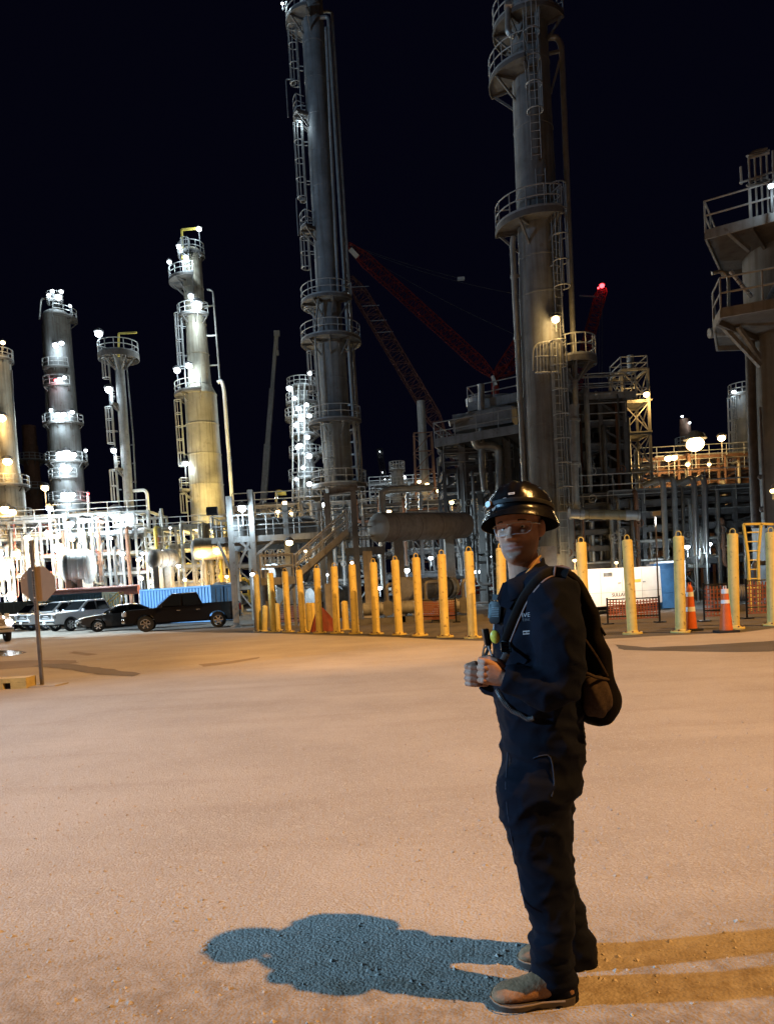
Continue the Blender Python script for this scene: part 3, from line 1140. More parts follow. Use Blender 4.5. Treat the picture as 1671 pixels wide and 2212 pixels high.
b.beam(P(756, 538, Yc - 1.2), P(772, 555, Yc - 1.2), .25, .75)
b.build('nameplate', M_WHITE, bm_)
b = MB()
b.lathe([(3.2, 0), (3.2, 1.6), (2.4, 2.2), (2.2, 4.5), (1.0, 5)], (P(1065, 850, Yc).x, Yc, 0), 12)
b.tube((P(1065, 850, Yc).x, Yc, 4), P(1068, 815, Yc), .7, 8)
b.build('crane_body', M_CRANE, cr)
b = MB()
b.beam(P(1062, 812, Yc - 1.2), P(1070, 832, Yc - 1.2), .5, .5)
b.build('counterweight_plate', M_WHITE, cr)
b = MB()
b.box(P(995, 602, Yc - .4), (1.2, .5, .5))
b.build('hook_block', M_WHITE, cr)

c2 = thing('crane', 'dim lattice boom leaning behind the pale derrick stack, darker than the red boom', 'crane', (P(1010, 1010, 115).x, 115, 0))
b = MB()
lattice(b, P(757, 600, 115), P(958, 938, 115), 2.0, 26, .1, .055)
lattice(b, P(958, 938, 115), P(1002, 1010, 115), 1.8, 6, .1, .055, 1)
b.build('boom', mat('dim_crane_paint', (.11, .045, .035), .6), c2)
b = MB()
for i, (px, py) in enumerate(((778, 619), (800, 660), (816, 692), (830, 717))):
    q = P(px, py, 114)
    b.beam(q - Vector((1.3, 0, 0)), q + Vector((1.3, 0, 0)), .08, .1)
b.build('walkway_rung', M_STEEL, c2)
b = MB()
q = P(1002, 1010, 115)
b.lathe([(2.6, 0), (2.6, 1.5), (2.0, 2.4), (1.9, 4.2), (.8, 4.6)], (q.x, 115, 0), 12)
b.tube((q.x, 115, 4), q, .6, 8)
b.build('crane_body', M_CRANE, c2)

c3 = thing('crane', 'telescopic crane boom rising nearly upright in the dark gap left of the tallest tower', 'crane', (P(565, 1090, 120).x, 120, 0))
b = MB()
b.beam(P(562, 1190, 120), P(578, 960, 120), .95, .95)
b.beam(P(578, 965, 120), P(588, 840, 120), .75, .75)
b.beam(P(588, 845, 120), P(597, 724, 120), .55, .55)
b.build('boom', mat('telescopic_boom_paint', (.22, .23, .24), .5), c3)
b = MB()
b.box(P(598, 720, 119.6), (.9, .5, .8))
b.tube(P(601, 722, 119.6), P(600, 760, 119.6), .06, 5)
b.box(P(600, 762, 119.6), (.35, .35, .8))
b.build('boom_head', M_STEEL, c3)
b = MB()
q = P(562, 1190, 120)
b.box((q.x, 120, 1.3), (9, 2.8, 1.6))
b.box((q.x, 120, 2.1), (3, 2.6, 3.4))
b.build('carrier', M_YELB, c3, bevel=.1)

c4 = thing('crane', 'far crane topped by a red beacon, right of the dark grey tower', 'crane', (P(1296, 860, 150).x, 150, 0))
b = MB()
lattice(b, P(1300, 622, 150), P(1262, 760, 150), 1.9, 14, .1, .06, .6)
lattice(b, P(1262, 760, 150), P(1235, 860, 150), 1.9, 9, .1, .06, 1)
b.build('boom', M_CRANE, c4)
b = MB()
b.tube(P(1299, 625, 149), P(1299, 870, 149), .07, 5)
b.tube(P(1294, 632, 149), P(1292, 870, 149), .05, 5)
b.build('hoist_rope', M_DARK, c4)
b = MB()
q = P(1235, 860, 150)
b.lathe([(2.6, 0), (2.6, 1.5), (2.0, 2.4), (1.9, 4.2), (.8, 4.6)], (q.x, 150, 0), 12)
b.tube((q.x, 150, 4), q, .6, 8)
b.build('crane_body', M_CRANE, c4)
b = MB()
b.beam(P(1250, 639, 149.5), P(1290, 641, 149.5), .3, .25)
b.build('luffing_jib', M_STEEL, c4)
lamp(c4, P(1299, 617, 149), 'red', 110, .62, .4)
lamp(c4, P(1291, 622, 149), 'red', 0, .25, .2)
c5 = thing('crane', 'very small distant crane boom on the skyline beside the lamplit hut', 'crane', (P(828, 1060, 160).x, 160, 0))
b = MB()
lattice(b, P(819, 970, 160), P(836, 1075, 160), 1.1, 12, .12, .07, 1)
b.build('boom', M_DARK, c5)
for px, py in ((820, 975), (826, 1020), (831, 1035), (834, 1050)):
    lamp(c5, P(px, py, 159), 'white', 0, .13, 0)


# ------------------------------------------------------------------ racks and frames
def rack(name, label, cat, x0, x1, pyb, rows, Y, depth=4.0, ncol=5, pipes=4, mt=M_GREY, pmt=None, rail=True, yaw=0.0, group=None, seed=1, brace=True, rr=.04, pr=(.07, .2), verts=3):
    """open steel frame: columns, beams and pipes on each level, pixel columns x0..x1, level rows, depth Y"""
    rn = random.Random(seed)
    a, c = P(x0, rows[-1], Y), P(x1, rows[-1], Y)
    A, B = Vector((a.x, Y, 0)), Vector((c.x, Y + yaw, 0))
    ux = (B - A).normalized()
    uy = Vector((-ux.y, ux.x, 0))
    Ln = (B - A).length
    mid = (A + B) / 2
    T_ = thing(name, label, cat, mid, group)
    zs = [ZAT(mid.x, mid.y, py) for py in rows]
    top = max(zs)
    for j in range(ncol):
        for d in (0, depth):
            q = A + ux * (Ln * j / (ncol - 1)) + uy * d
            b = MB()
            b.ibeam(q, q + Vector((0, 0, top + .15)), .22, .22, .035)
            b.build('column', mt, T_)
    for z in zs:
        for d in (0, depth):
            b = MB()
            b.ibeam(A + uy * d + Vector((0, 0, z)), B + uy * d + Vector((0, 0, z)), .16, .3, .035)
            b.build('beam', mt, T_)
        b = MB()
        for j in range(ncol):
            q = A + ux * (Ln * j / (ncol - 1)) + Vector((0, 0, z - .02))
            b.ibeam(q, q + uy * depth, .14, .24, .03)
        b.build('cross_beams', mt, T_)
    if brace:
        b = MB()
        for j in range(ncol - 1):
            if rn.random() < .6:
                for k in range(len(zs)):
                    zl = zs[k + 1] if k + 1 < len(zs) else 0
                    p = A + ux * (Ln * j / (ncol - 1))
                    q = A + ux * (Ln * (j + 1) / (ncol - 1))
                    if rn.random() < .5:
                        p, q = q, p
                    b = MB()
                    b.beam(p + Vector((0, 0, zl + .2)), q + Vector((0, 0, zs[k] - .2)), .1, .1)
                    b.build('brace', mt, T_)
    if rail:
        b = MB()
        for z in zs[:2]:
            for h in (1.1, .55):
                b.tube(A - uy * .25 + Vector((0, 0, z + h)), B - uy * .25 + Vector((0, 0, z + h)), rr, 5)
            k = max(2, int(Ln / 1.6))
            for i in range(k + 1):
                q = A - uy * .25 + ux * (Ln * i / k)
                b.tube(q + Vector((0, 0, z)), q + Vector((0, 0, z + 1.1)), rr, 5)
        b.build('railing', M_RAIL, T_)
    pm = pmt or [M_PIPE, M_PIPED, M_ALU, M_GREY]
    for z in zs:
        for i in range(pipes):
            r = rn.uniform(*pr)
            d = depth * (i + .5) / pipes - .4
            s0, s1 = rn.uniform(-.04, .3), rn.uniform(.6, 1.04)
            p = A + ux * Ln * s0 + uy * d + Vector((0, 0, z + .16 + r))
            q = A + ux * Ln * s1 + uy * d + Vector((0, 0, z + .16 + r))
            b = MB()
            pts = [p, q]
            if rn.random() < .5:
                pts.append(q + Vector((0, 0, -rn.uniform(1, 3.2))))
            if rn.random() < .5:
                pts.insert(0, p + Vector((0, 0, rn.choice((-1, 1)) * rn.uniform(.8, 2.2))))
            b.path(rounded(pts, r * 3, 4), r, 8)
            for f in (.2, .55, .85):
                e = p.lerp(q, f)
                b.tube(e - ux * .05, e + ux * .05, r * 1.5, 10)
            b.build('pipe', rn.choice(pm), T_)
    for i in range(verts):
        r = rn.uniform(*pr)
        q = A + ux * Ln * rn.uniform(.04, .96) + uy * rn.uniform(-.7, .3)
        z0, z1 = rn.uniform(.2, top * .35), rn.uniform(top * .6, top + .6)
        b = MB()
        k = rn.uniform(.5, 1.6) * rn.choice((-1, 1))
        b.path(rounded([q + ux * k + Vector((0, 0, z0)), q + Vector((0, 0, z0)), q + Vector((0, 0, z1)), q + uy * 1.3 + Vector((0, 0, z1))], .35, 4), r, 8)
        zz_ = z0 + (z1 - z0) * rn.uniform(.3, .7)
        b.tube(q + Vector((0, 0, zz_ - .15)), q + Vector((0, 0, zz_ + .15)), r * 1.7, 10)
        b.tube(q + Vector((0, 0, zz_)), q - uy * .45 + Vector((0, 0, zz_)), .04, 6)
        b.lathe([(.2, -.02), (.23, 0), (.2, .02), (.17, 0), (.2, -.02)], q - uy * .45 + Vector((0, 0, zz_)), 10, M=Matrix.Rotation(R(90), 3, 'X'))
        b.build('valve_riser', rn.choice(pm), T_)
    return T_


M_LIT_END = mat('lit_drum_end', (.46, .48, .48), .5, 0, .12, 2)  # light falling on the big drum's end, put into a paler colour


def vessel(name, label, cat, p0, p1, r, mt, ends='dome', legs=True, group=None, bands=3):
    """horizontal drum with dished or flanged heads and saddles"""
    p0, p1 = Vector(p0), Vector(p1)
    x = (p1 - p0).normalized()
    Mx = Matrix((Vector((0, 0, 1)).cross(x).normalized(), Vector((0, 0, 1)), x)).transposed()
    L_ = (p1 - p0).length
    T_ = thing(name, label, cat, ((p0 + p1) / 2).to_tuple()[:2] + (0,), group)
    pr = [(r, 0)]
    for i in range(bands):
        z = L_ * (i + .5) / bands
        pr += [(r, z - .06), (r + .03, z - .05), (r + .03, z + .05), (r, z + .06)]
    pr += [(r, L_)]
    b = MB()
    b.lathe(pr, p0, 28, M=Mx)
    b.build('shell', mt, T_)
    for q, sg in ((p0, -1), (p1, 1)):
        b = MB()
        if ends == 'dome':
            b.lathe([(r * math.cos(t * math.pi / 12), sg * r * .5 * math.sin(t * math.pi / 12)) for t in range(6)] + [(.01, sg * r * .5)], q, 28, M=Mx)
        else:
            b.lathe([(r * 1.16, -.1 * sg), (r * 1.16, .12 * sg), (r, .13 * sg), (r, .5 * sg), (r * 1.14, .51 * sg), (r * 1.14, .62 * sg), (.01, .68 * sg)], q, 24, M=Mx)
        b.build('head', (M_LIT_END if bands == 4 else M_GREY) if ends == 'dome' else M_STEEL, T_)
    if legs:
        for f in (.2, .8):
            q = p0.lerp(p1, f)
            b = MB()
            b.box((q.x, q.y, (q.z - r * .75) / 2), (.5, r * 1.5, max(.1, q.z - r * .75)))
            b.build('saddle', M_CONC, T_)
    return T_


# left floodlit unit
RW = [M_GREY, M_PIPE, M_PIPED, M_PIPED, M_REDST, M_DARK, M_DARK, M_TAN, M_RUST]
r1 = rack('process_unit', 'brilliantly floodlit tangle of pipes and decks at the far left behind the stop sign', 'process unit', -40, 130, 1300, (1128, 1165, 1205, 1245), 74, 6, 6, 5, M_GREY, RW, seed=3, verts=18, pr=(.05, .22))
for px, py, k, e, br in ((-6, 1195, 'white', 5000, .75), (14, 1220, 'white', 4500, .7), (4, 1240, 'amber', 2500, .5), (60, 1161, 'amber', 1500, .42), (37, 1196, 'amber', 1800, .46), (26, 1290, 'white', 2500, .5), (102, 1152, 'white', 900, .3), (98, 1054, 'amber', 1600, .46), (108, 1098, 'white', 1500, .4), (80, 1230, 'amber', 1800, .4)):
    lamp(r1, P(px, py, 71.5), k, e * 2.4, br * .9, 1.6)
r2 = rack('process_unit', 'white lit pipework and drums below the tower banded with lamps', 'process unit', 118, 330, 1300, (1110, 1152, 1196, 1240), 72, 6, 8, 5, M_GREY, RW, seed=5, verts=18, pr=(.05, .22))
for px, py, k, e, br in ((125, 1158, 'amber', 1500, .46), (128, 1186, 'white', 3500, .65), (140, 1196, 'white', 3500, .65), (157, 1165, 'amber', 1200, .36), (150, 1222, 'white', 5000, .8), (162, 1232, 'white', 2500, .5), (152, 1132, 'white', 2400, .56), (180, 1124, 'white', 2200, .5), (193, 1123, 'white', 1200, .36), (208, 1119, 'white', 600, .26), (178, 1154, 'white', 1600, .42), (264, 1196, 'white', 1500, .42), (300, 1209, 'amber', 1400, .36), (308, 1195, 'white', 900, .3), (262, 1266, 'white', 900, .3), (306, 1249, 'white', 700, .3), (210, 1157, 'amber', 500, .26), (240, 1162, 'white', 600, .26)):
    lamp(r2, P(px, py, 69.3), k, e * 1.6, br * .75, 1.4)
r3 = rack('process_unit', 'yellow lit exchangers and pipe decks at the foot of the glowing tower', 'process unit', 322, 520, 1310, (1140, 1180, 1222, 1262), 70, 6, 7, 5, M_TAN, [M_TAN, M_PIPE, M_YELB, M_GREY], seed=8, verts=16, pr=(.05, .22))
for px, py, k, e, br in ((437, 1188, 'amber', 2600, .5), (470, 1180, 'amber', 1800, .4), (386, 1222, 'white', 900, .34), (368, 1140, 'white', 200, .2), (400, 1252, 'amber', 900, .3), (490, 1245, 'amber', 900, .3), (350, 1190, 'white', 500, .25)):
    lamp(r3, P(px, py, 67.5), k, e, br * .7, 1.4)
vessel('horizontal_drum', 'overexposed yellow drum across the base of the glowing tower', 'drum', P(425, 1186, 68), P(505, 1183, 68), 1.0, M_TAN, legs=False)
vessel('horizontal_drum', 'stubby pale drum left of the glowing tower, above the blue container', 'drum', P(332, 1207, 67), P(372, 1205, 69), .85, M_GREY, legs=True)
vessel('horizontal_drum', 'glaring white upright-ended drum under the white lamps on the left', 'drum', P(150, 1225, 68.5), P(190, 1223, 69), 1.6, M_WHITE, legs=True)
for k, (yy, nm) in enumerate(((1268, 'upper'), (1297, 'lower'))):
    vessel('heat_exchanger', 'bare metal exchanger beside the blue container, %s of two stacked' % nm, 'heat exchanger', P(478, yy, 58), P(520, yy - 2, 61), .36, M_ALU, 'flange', legs=False, group='stacked exchangers by the container')
b = MB()
b.tube(P(112, 1283, 66), P(300, 1272, 66), .42, 12)
tag(b.build('pipe_run', M_REDST, None), 'long low red pipe wall behind the parked pickups', 'pipe')
# middle dark rack
r4 = rack('pipe_rack', 'unlit pipe rack behind the grey staircase platform', 'pipe rack', 515, 800, 1320, (1090, 1118, 1160, 1215, 1262), 58, 6, 9, 5, M_GREY, [M_PIPE, M_GREY, M_PIPED, M_ALU], seed=12, verts=26, pr=(.035, .14))
for px, py, k, e, br in ((696, 1090, 'white', 700, .36), (705, 1241, 'white', 500, .26), (615, 1086, 'amber', 500, .3), (600, 1106, 'amber', 900, .3), (630, 1108, 'amber', 700, .3), (560, 1225, 'amber', 500, .24), (760, 1215, 'white', 160, .2), (660, 1190, 'amber', 400, .2), (585, 1250, 'white', 500, .2)):
    lamp(r4, P(px, py, 55), k, e * .7, br * .7, .8)
b = MB()
b.path(rounded([P(597, 1090, 60), P(597, 1060, 60), P(607, 1060, 60)], .6), .1, 8)
b.lathe([(.1, .2), (.35, .05), (.4, -.2), (.3, -.2)], P(608, 1064, 60), 12)
tag(b.build('gooseneck_vent', M_YELB, None), 'gooseneck lamp post lit yellow above the pipe deck, left of the cluttered column', 'vent')
vessel('horizontal_drum', 'long grey tank lying behind the railing of the staircase platform', 'tank', P(515, 1155, 47), P(665, 1150, 50), 1.05, M_GREY, legs=True)
# dark racks centre and right
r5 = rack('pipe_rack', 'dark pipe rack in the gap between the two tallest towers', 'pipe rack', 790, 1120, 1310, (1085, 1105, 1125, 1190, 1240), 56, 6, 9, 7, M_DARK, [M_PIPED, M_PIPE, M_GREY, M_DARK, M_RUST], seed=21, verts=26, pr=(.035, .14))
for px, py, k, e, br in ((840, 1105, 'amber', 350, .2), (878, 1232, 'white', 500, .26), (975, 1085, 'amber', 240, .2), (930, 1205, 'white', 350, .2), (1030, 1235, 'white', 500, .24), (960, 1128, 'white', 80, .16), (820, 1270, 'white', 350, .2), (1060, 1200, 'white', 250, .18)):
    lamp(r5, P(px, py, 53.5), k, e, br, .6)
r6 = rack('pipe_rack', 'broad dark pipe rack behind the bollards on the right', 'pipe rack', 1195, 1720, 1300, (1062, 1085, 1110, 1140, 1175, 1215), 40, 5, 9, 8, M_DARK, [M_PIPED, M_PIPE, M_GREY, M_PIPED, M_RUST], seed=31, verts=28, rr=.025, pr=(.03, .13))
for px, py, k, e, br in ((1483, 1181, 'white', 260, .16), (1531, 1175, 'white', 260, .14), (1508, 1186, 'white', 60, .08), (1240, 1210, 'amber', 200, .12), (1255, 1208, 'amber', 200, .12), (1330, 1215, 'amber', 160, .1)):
    lamp(r6, P(px, py, 37.5), k, e, br, .5)
r7 = rack('process_unit', 'distant lamplit unit low on the skyline behind the big drum', 'process unit', 800, 1060, 1230, (1040, 1065, 1100), 110, 8, 7, 4, M_GREY, None, seed=41, verts=6, rr=.07)
for px, py, k, e, br in ((850, 1028, 'white', 900, .4), (872, 1031, 'white', 800, .36), (866, 1022, 'white', 400, .3), (1038, 1012, 'white', 500, .36), (1062, 1005, 'white', 500, .32), (1047, 1030, 'white', 400, .3), (1066, 1020, 'white', 300, .26), (1012, 1018, 'red', 60, .2), (945, 1060, 'amber', 400, .28), (1022, 1045, 'amber', 300, .26), (1085, 1060, 'white', 300, .26)):
    lamp(r7, P(px, py, 106), k, e, br, .8)
t = Tower('lamp_hut', 'small lamplit cabin tower on the skyline between the two tallest towers', 'cabin', 858, 1030, 104, M_GREY)
t.shell([(1012, 26), (1052, 28), (1180, 28)], seam=0)
t.platform(1015, 34, 0, 360, 20, rr=.06)
t.platform(1050, 42, 0, 360, 26, rr=.06)
r8 = rack('process_unit', 'amber lit piping and walkways beyond the rack, left of the massive vessel', 'process unit', 1380, 1680, 1200, (985, 1015, 1045), 72, 6, 8, 4, M_RUST, [M_PIPE, M_RUST, M_TAN], seed=51, verts=6)
for px, py, k, e, br in ((1500, 959, 'amber', 7000, .98), (1557, 946, 'amber', 1600, .42), (1442, 990, 'amber', 1400, .4), (1455, 988, 'amber', 1200, .36), (1484, 1003, 'amber', 500, .24), (1530, 1003, 'amber', 500, .2), (1380, 1020, 'amber', 300, .2)):
    lamp(r8, P(px, py, 69), k, e * .45, br, 2.2)

# steel frame tower lit amber
fr = thing('steel_frame_tower', 'square lattice steel tower with an amber lamp inside its top', 'tower', (P(1375, 1000, 66).x, 66, 0))
X0, X1 = P(1345, 920, 64).x, P(1402, 920, 64).x
zt = ZAT((X0 + X1) / 2, 66, 812)
cor = [(X0, 64), (X1, 64), (X1, 67), (X0, 67)]
for (x, y) in cor:
    b = MB()
    b.ibeam((x, y, 0), (x, y, zt), .2, .2, .03)
    b.build('column', M_TAN, fr)
nl = 7
for i in range(nl):
    za, zb = zt * i / nl, zt * (i + 1) / nl
    b = MB()
    for k in range(4):
        p, q = cor[k], cor[(k + 1) % 4]
        b.beam((p[0], p[1], zb), (q[0], q[1], zb), .14, .2)
        b.beam((p[0], p[1], za + .1), (q[0], q[1], zb - .1), .08, .08)
        b.beam((q[0], q[1], za + .1), (p[0], p[1], zb - .1), .08, .08)
    b.build('bracing', M_TAN, fr)
for (z, w) in ((zt * .86, .5), (zt * .72, .3), (zt * .55, .4)):
    b = MB()
    b.box(((X0 + X1) / 2, 65.5, z), (X1 - X0 + w, 3.4, .1))
    b.build('deck', M_TAN, fr)
b = MB()
for z in (zt * .86, zt):
    for h in (.55, 1.1):
        for k in range(4):
            p, q = cor[k], cor[(k + 1) % 4]
            b.tube((p[0], p[1], z + h), (q[0], q[1], z + h), .05, 5)
            b.tube((p[0], p[1], z), (p[0], p[1], z + 1.1), .05, 5)
b.build('railing', M_RAIL, fr)
b = MB()
b.tube(((X0 + X1) / 2 - .5, 65.5, zt * .2), ((X0 + X1) / 2 - .5, 65.5, zt * .8), .45, 14)
b.tube(((X0 + X1) / 2 + .5, 65.8, zt * .1), ((X0 + X1) / 2 + .5, 65.8, zt * .66), .2, 10)
b.tube(((X0 + X1) / 2 + .2, 65.5, zt), ((X0 + X1) / 2 + .2, 65.5, zt + 1.6), .3, 10)
b.build('riser', M_PIPE, fr)
lamp(fr, P(1395, 852, 63.4), 'amber', 1300, .32, .5)

# fin-fan deck (two railed levels) left of the right tower
ff = Tower('elevated_deck', 'two level railed cooler deck on columns, left of the dark grey tower', 'platform', 1030, 930, 48, M_GREY)
zl = ZAT(ff.X, 46, 947)
zu = ZAT(P(1060, 870, 47).x, 47, 872)
square_deck(ff, 'lower_deck', [plan(938, 950, 46), plan(1125, 905, 43), plan(1180, 905, 50), plan(1000, 940, 53)], zl, toe=.5)
square_deck(ff, 'upper_deck', [plan(1010, 872, 47), plan(1125, 850, 45), plan(1180, 850, 50), plan(1045, 872, 52)], zu, toe=.55)
for px, py, Y in ((995, 960, 47), (1092, 950, 46), (1030, 960, 51), (1110, 930, 50)):
    q = P(px, py, Y)
    b = MB()
    b.ibeam((q.x, q.y, 0), (q.x, q.y, zu if px in (1030, 1110, 1092) else zl), .4, .4, .05)
    b.build('column', M_GREY, ff.o)
for (pts, wpx) in (([(970, 915), (1050, 885), (1110, 880)], 13), ([(1038, 830), (1040, 1000), (1046, 1060)], 14), ([(1025, 950), (1030, 965), (1060, 962), (1078, 970), (1078, 1080)], 18), ([(1010, 890), (1015, 905), (1060, 900)], 9)):
    b = MB()
    b.path(rounded([P(x, y, 45.6) for x, y in pts], .9, 5), wpx / 2 * 45.6 / FP, 12)
    b.build('pipe', M_PIPE, ff.o)
b = MB()
for k in range(3):
    q = P(1040 + k * 38, 862 - k * 8, 48)
    b.lathe([(1.0, 0), (1.05, .5), (1.0, .5), (.95, .1)], (q.x, q.y, zu + .1), 20)
b.build('fan_ring', M_STEEL, ff.o)
b = MB()
q0, q1 = P(985, 925, 46.6), P(1110, 890, 45)
b.box((q0 + q1) / 2, ((q1 - q0).length, 1.2, 1.0), Matrix.Rotation(math.atan2(q1.y - q0.y, q1.x - q0.x), 3, 'Z'))
b.build('cooler_box', M_GREY, ff.o)

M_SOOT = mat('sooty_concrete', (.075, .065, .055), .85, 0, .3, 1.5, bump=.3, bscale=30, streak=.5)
# heavy concrete table frame right of the tower
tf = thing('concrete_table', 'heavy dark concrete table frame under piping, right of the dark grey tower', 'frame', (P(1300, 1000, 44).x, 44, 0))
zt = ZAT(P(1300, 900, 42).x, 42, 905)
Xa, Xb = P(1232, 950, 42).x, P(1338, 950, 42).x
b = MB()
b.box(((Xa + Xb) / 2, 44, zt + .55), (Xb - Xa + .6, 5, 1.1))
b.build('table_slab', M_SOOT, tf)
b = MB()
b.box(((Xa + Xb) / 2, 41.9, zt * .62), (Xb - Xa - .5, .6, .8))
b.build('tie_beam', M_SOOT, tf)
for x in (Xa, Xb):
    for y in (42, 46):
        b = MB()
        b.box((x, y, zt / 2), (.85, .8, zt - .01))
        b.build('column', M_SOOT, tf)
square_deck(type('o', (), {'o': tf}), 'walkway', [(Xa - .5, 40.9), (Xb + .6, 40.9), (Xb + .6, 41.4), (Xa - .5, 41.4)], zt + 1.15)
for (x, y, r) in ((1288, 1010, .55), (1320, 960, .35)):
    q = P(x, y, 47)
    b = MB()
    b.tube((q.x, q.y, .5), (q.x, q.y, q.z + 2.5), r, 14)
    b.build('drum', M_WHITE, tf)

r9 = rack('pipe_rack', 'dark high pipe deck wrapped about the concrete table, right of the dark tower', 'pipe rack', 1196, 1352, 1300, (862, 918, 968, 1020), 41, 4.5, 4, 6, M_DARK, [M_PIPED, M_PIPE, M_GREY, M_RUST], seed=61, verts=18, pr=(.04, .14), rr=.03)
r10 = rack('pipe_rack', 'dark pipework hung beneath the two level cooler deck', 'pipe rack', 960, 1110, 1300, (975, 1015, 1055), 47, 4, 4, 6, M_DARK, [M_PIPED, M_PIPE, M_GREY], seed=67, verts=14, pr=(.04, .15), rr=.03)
# big horizontal drum in the middle
vs_ = vessel('horizontal_drum', 'big horizontal drum with a round pale dished end, left of the hard hat', 'drum', P(818, 1139, 38.5), P(1000, 1134, 43.5), .76, mat('brown_primer', (.27, .225, .20), .6, streak=.4), legs=True, bands=4)
b = MB()
b.path(rounded([P(826, 1114, 39), P(824, 1063, 39), P(838, 1058, 39), P(930, 1053, 41)], .6), .19, 12)
b.tube(P(826, 1111, 39), P(826, 1116, 39), .3, 12)
b.build('vapour_pipe', M_PIPE, vs_)
b = MB()
for px in (880, 908):
    b.tube(P(px, 1066, 41), P(px, 1100, 41), .1, 8)
    for k in range(3):
        b.tube(P(px, 1072 + k * 10, 41), P(px, 1076 + k * 10, 41), .17, 10)
b.build('level_valves', M_ALU, vs_)
# shining vertical pipes on the right
for k, (x, y0, y1, wp, mt_, lb) in enumerate(((1437, 1032, 1200, 12, M_GREY, 'dull upright pipe nearest the white trailer'), (1459, 1030, 1172, 11, M_GREY, 'dull upright pipe second along from the white trailer'),
                                              (1503, 1030, 1196, 12, M_ALU, 'shiny upright pipe, left of a matching pair'), (1525, 1028, 1190, 12, M_ALU, 'shiny upright pipe, right of a matching pair'))):
    q = P(x, y1, 36.5)
    zt_ = ZAT(q.x, 36.5, y0)
    b = MB()
    b.path(rounded([(q.x, q.y, q.z - .1), (q.x, q.y, zt_), (q.x, q.y + 2.6, zt_)], .5, 5), wp / 2 * 36.5 / FP, 14)
    for f in (.05, .95):
        b.tube((q.x, q.y, q.z + (zt_ - q.z) * f * .8), (q.x, q.y, q.z + (zt_ - q.z) * f * .8 + .12), wp / 2 * 36.5 / FP * 1.2, 14)
    b.tube((q.x, q.y, 0), (q.x, q.y, q.z), .05, 6)
    tag(b.build('upright_pipe', mt_, None), lb, 'pipe', 'upright pipes in front of the dark rack')
b = MB()
b.path(rounded([P(1240, 875, 38.5), P(1236, 900, 38.5), P(1240, 1090, 38.5), P(1250, 1112, 38.5)], .4), .24, 14)
for f in (905, 1000, 1085):
    b.tube(P(1238, f, 38.5), P(1238, f + 5, 38.5), .34, 14)
tag(b.build('upright_pipe', M_PIPE, None), 'thick weathered downpipe beneath the round platform, right of the dark tower', 'pipe')
vessel('horizontal_drum', 'slim brown exchanger lying above the right bollards, behind the hard hat', 'heat exchanger', P(1255, 1110, 37), P(1352, 1112, 37), .24, mat('olive_brown', (.22, .19, .12), .5), 'flange', legs=False)
# low equipment behind bollards
EQ = [
    ('pump_skid', 'dark pump skid low behind the bollards, left of the big drum', 822, 1300, 1355, 33), ('pump_skid', 'dark pump skid low behind the bollards, under the big drum', 905, 1300, 1350, 33),
    ('pump_skid', 'dark pump skid low behind the bollards, closest to the worker chest', 985, 1296, 1350, 31), ('pump_skid', 'dark pump skid low between the last bollards on the right', 1610, 1280, 1335, 27)]
for nm, lb, px, y0, y1, Y in EQ:
    q = P(px, y0, Y)
    t = thing(nm, lb, 'pump', (q.x, Y, 0), 'pump skids behind the bollards')
    b = MB()
    b.box((q.x, Y, .12), (2.1, .9, .24))
    b.build('base_frame', M_DARK, t)
    b = MB()
    b.tube((q.x - .8, Y, .65), (q.x + .1, Y, .65), .28, 16)
    for k in range(9):
        b.tube((q.x - .75 + k * .09, Y, .65), (q.x - .72 + k * .09, Y, .65), .31, 16)
    b.build('motor', M_GREY, t)
    b = MB()
    b.tube((q.x + .3, Y - .2, .65), (q.x + .3, Y + .2, .65), .34, 18)
    b.tube((q.x + .1, Y, .65), (q.x + .8, Y, .65), .1, 10)
    b.path(rounded([(q.x + .3, Y, .95), (q.x + .3, Y, 1.7), (q.x + .9, Y + .4, 1.7)], .2), .09, 8)
    b.build('pump_casing', M_PIPED, t)
vessel('heat_exchanger', 'dark exchanger with a round blue grey flange end, low behind the bollards', 'heat exchanger', P(882, 1272, 36), P(960, 1268, 39), .52, M_PIPED, 'flange', group=None)
vessel('heat_exchanger', 'pale exchanger lit by a white lamp, low behind the middle bollards', 'heat exchanger', P(690, 1290, 42), P(742, 1285, 43), .5, M_GREY, 'flange', group=None)
vessel('heat_exchanger', 'grey exchanger shell right of the stair foot behind the bollards', 'heat exchanger', P(595, 1240, 44), P(655, 1236, 46), .55, M_GREY, 'flange', group=None)
for k, (px, py0, py1, wp, lb) in enumerate(((1180, 1180, 1330, 34, 'square concrete pier right behind the worker'), (793, 1190, 1335, 20, 'concrete pier under the big drum platform'), (710, 1260, 1330, 18, 'short concrete pier behind the middle bollards'), (572, 1230, 1338, 16, 'grey concrete pier behind the first bollards'))):
    q = P(px, py0, 36)
    b = MB()
    w_ = wp * 36 / FP
    b.box((q.x, 36, q.z / 2), (w_, w_, q.z))
    b.box((q.x, 36, .15), (w_ * 1.5, w_ * 1.5, .3))
    tag(b.build('concrete_pier', M_CONC, None, bevel=.03), lb, 'pier', 'concrete piers in the plant')

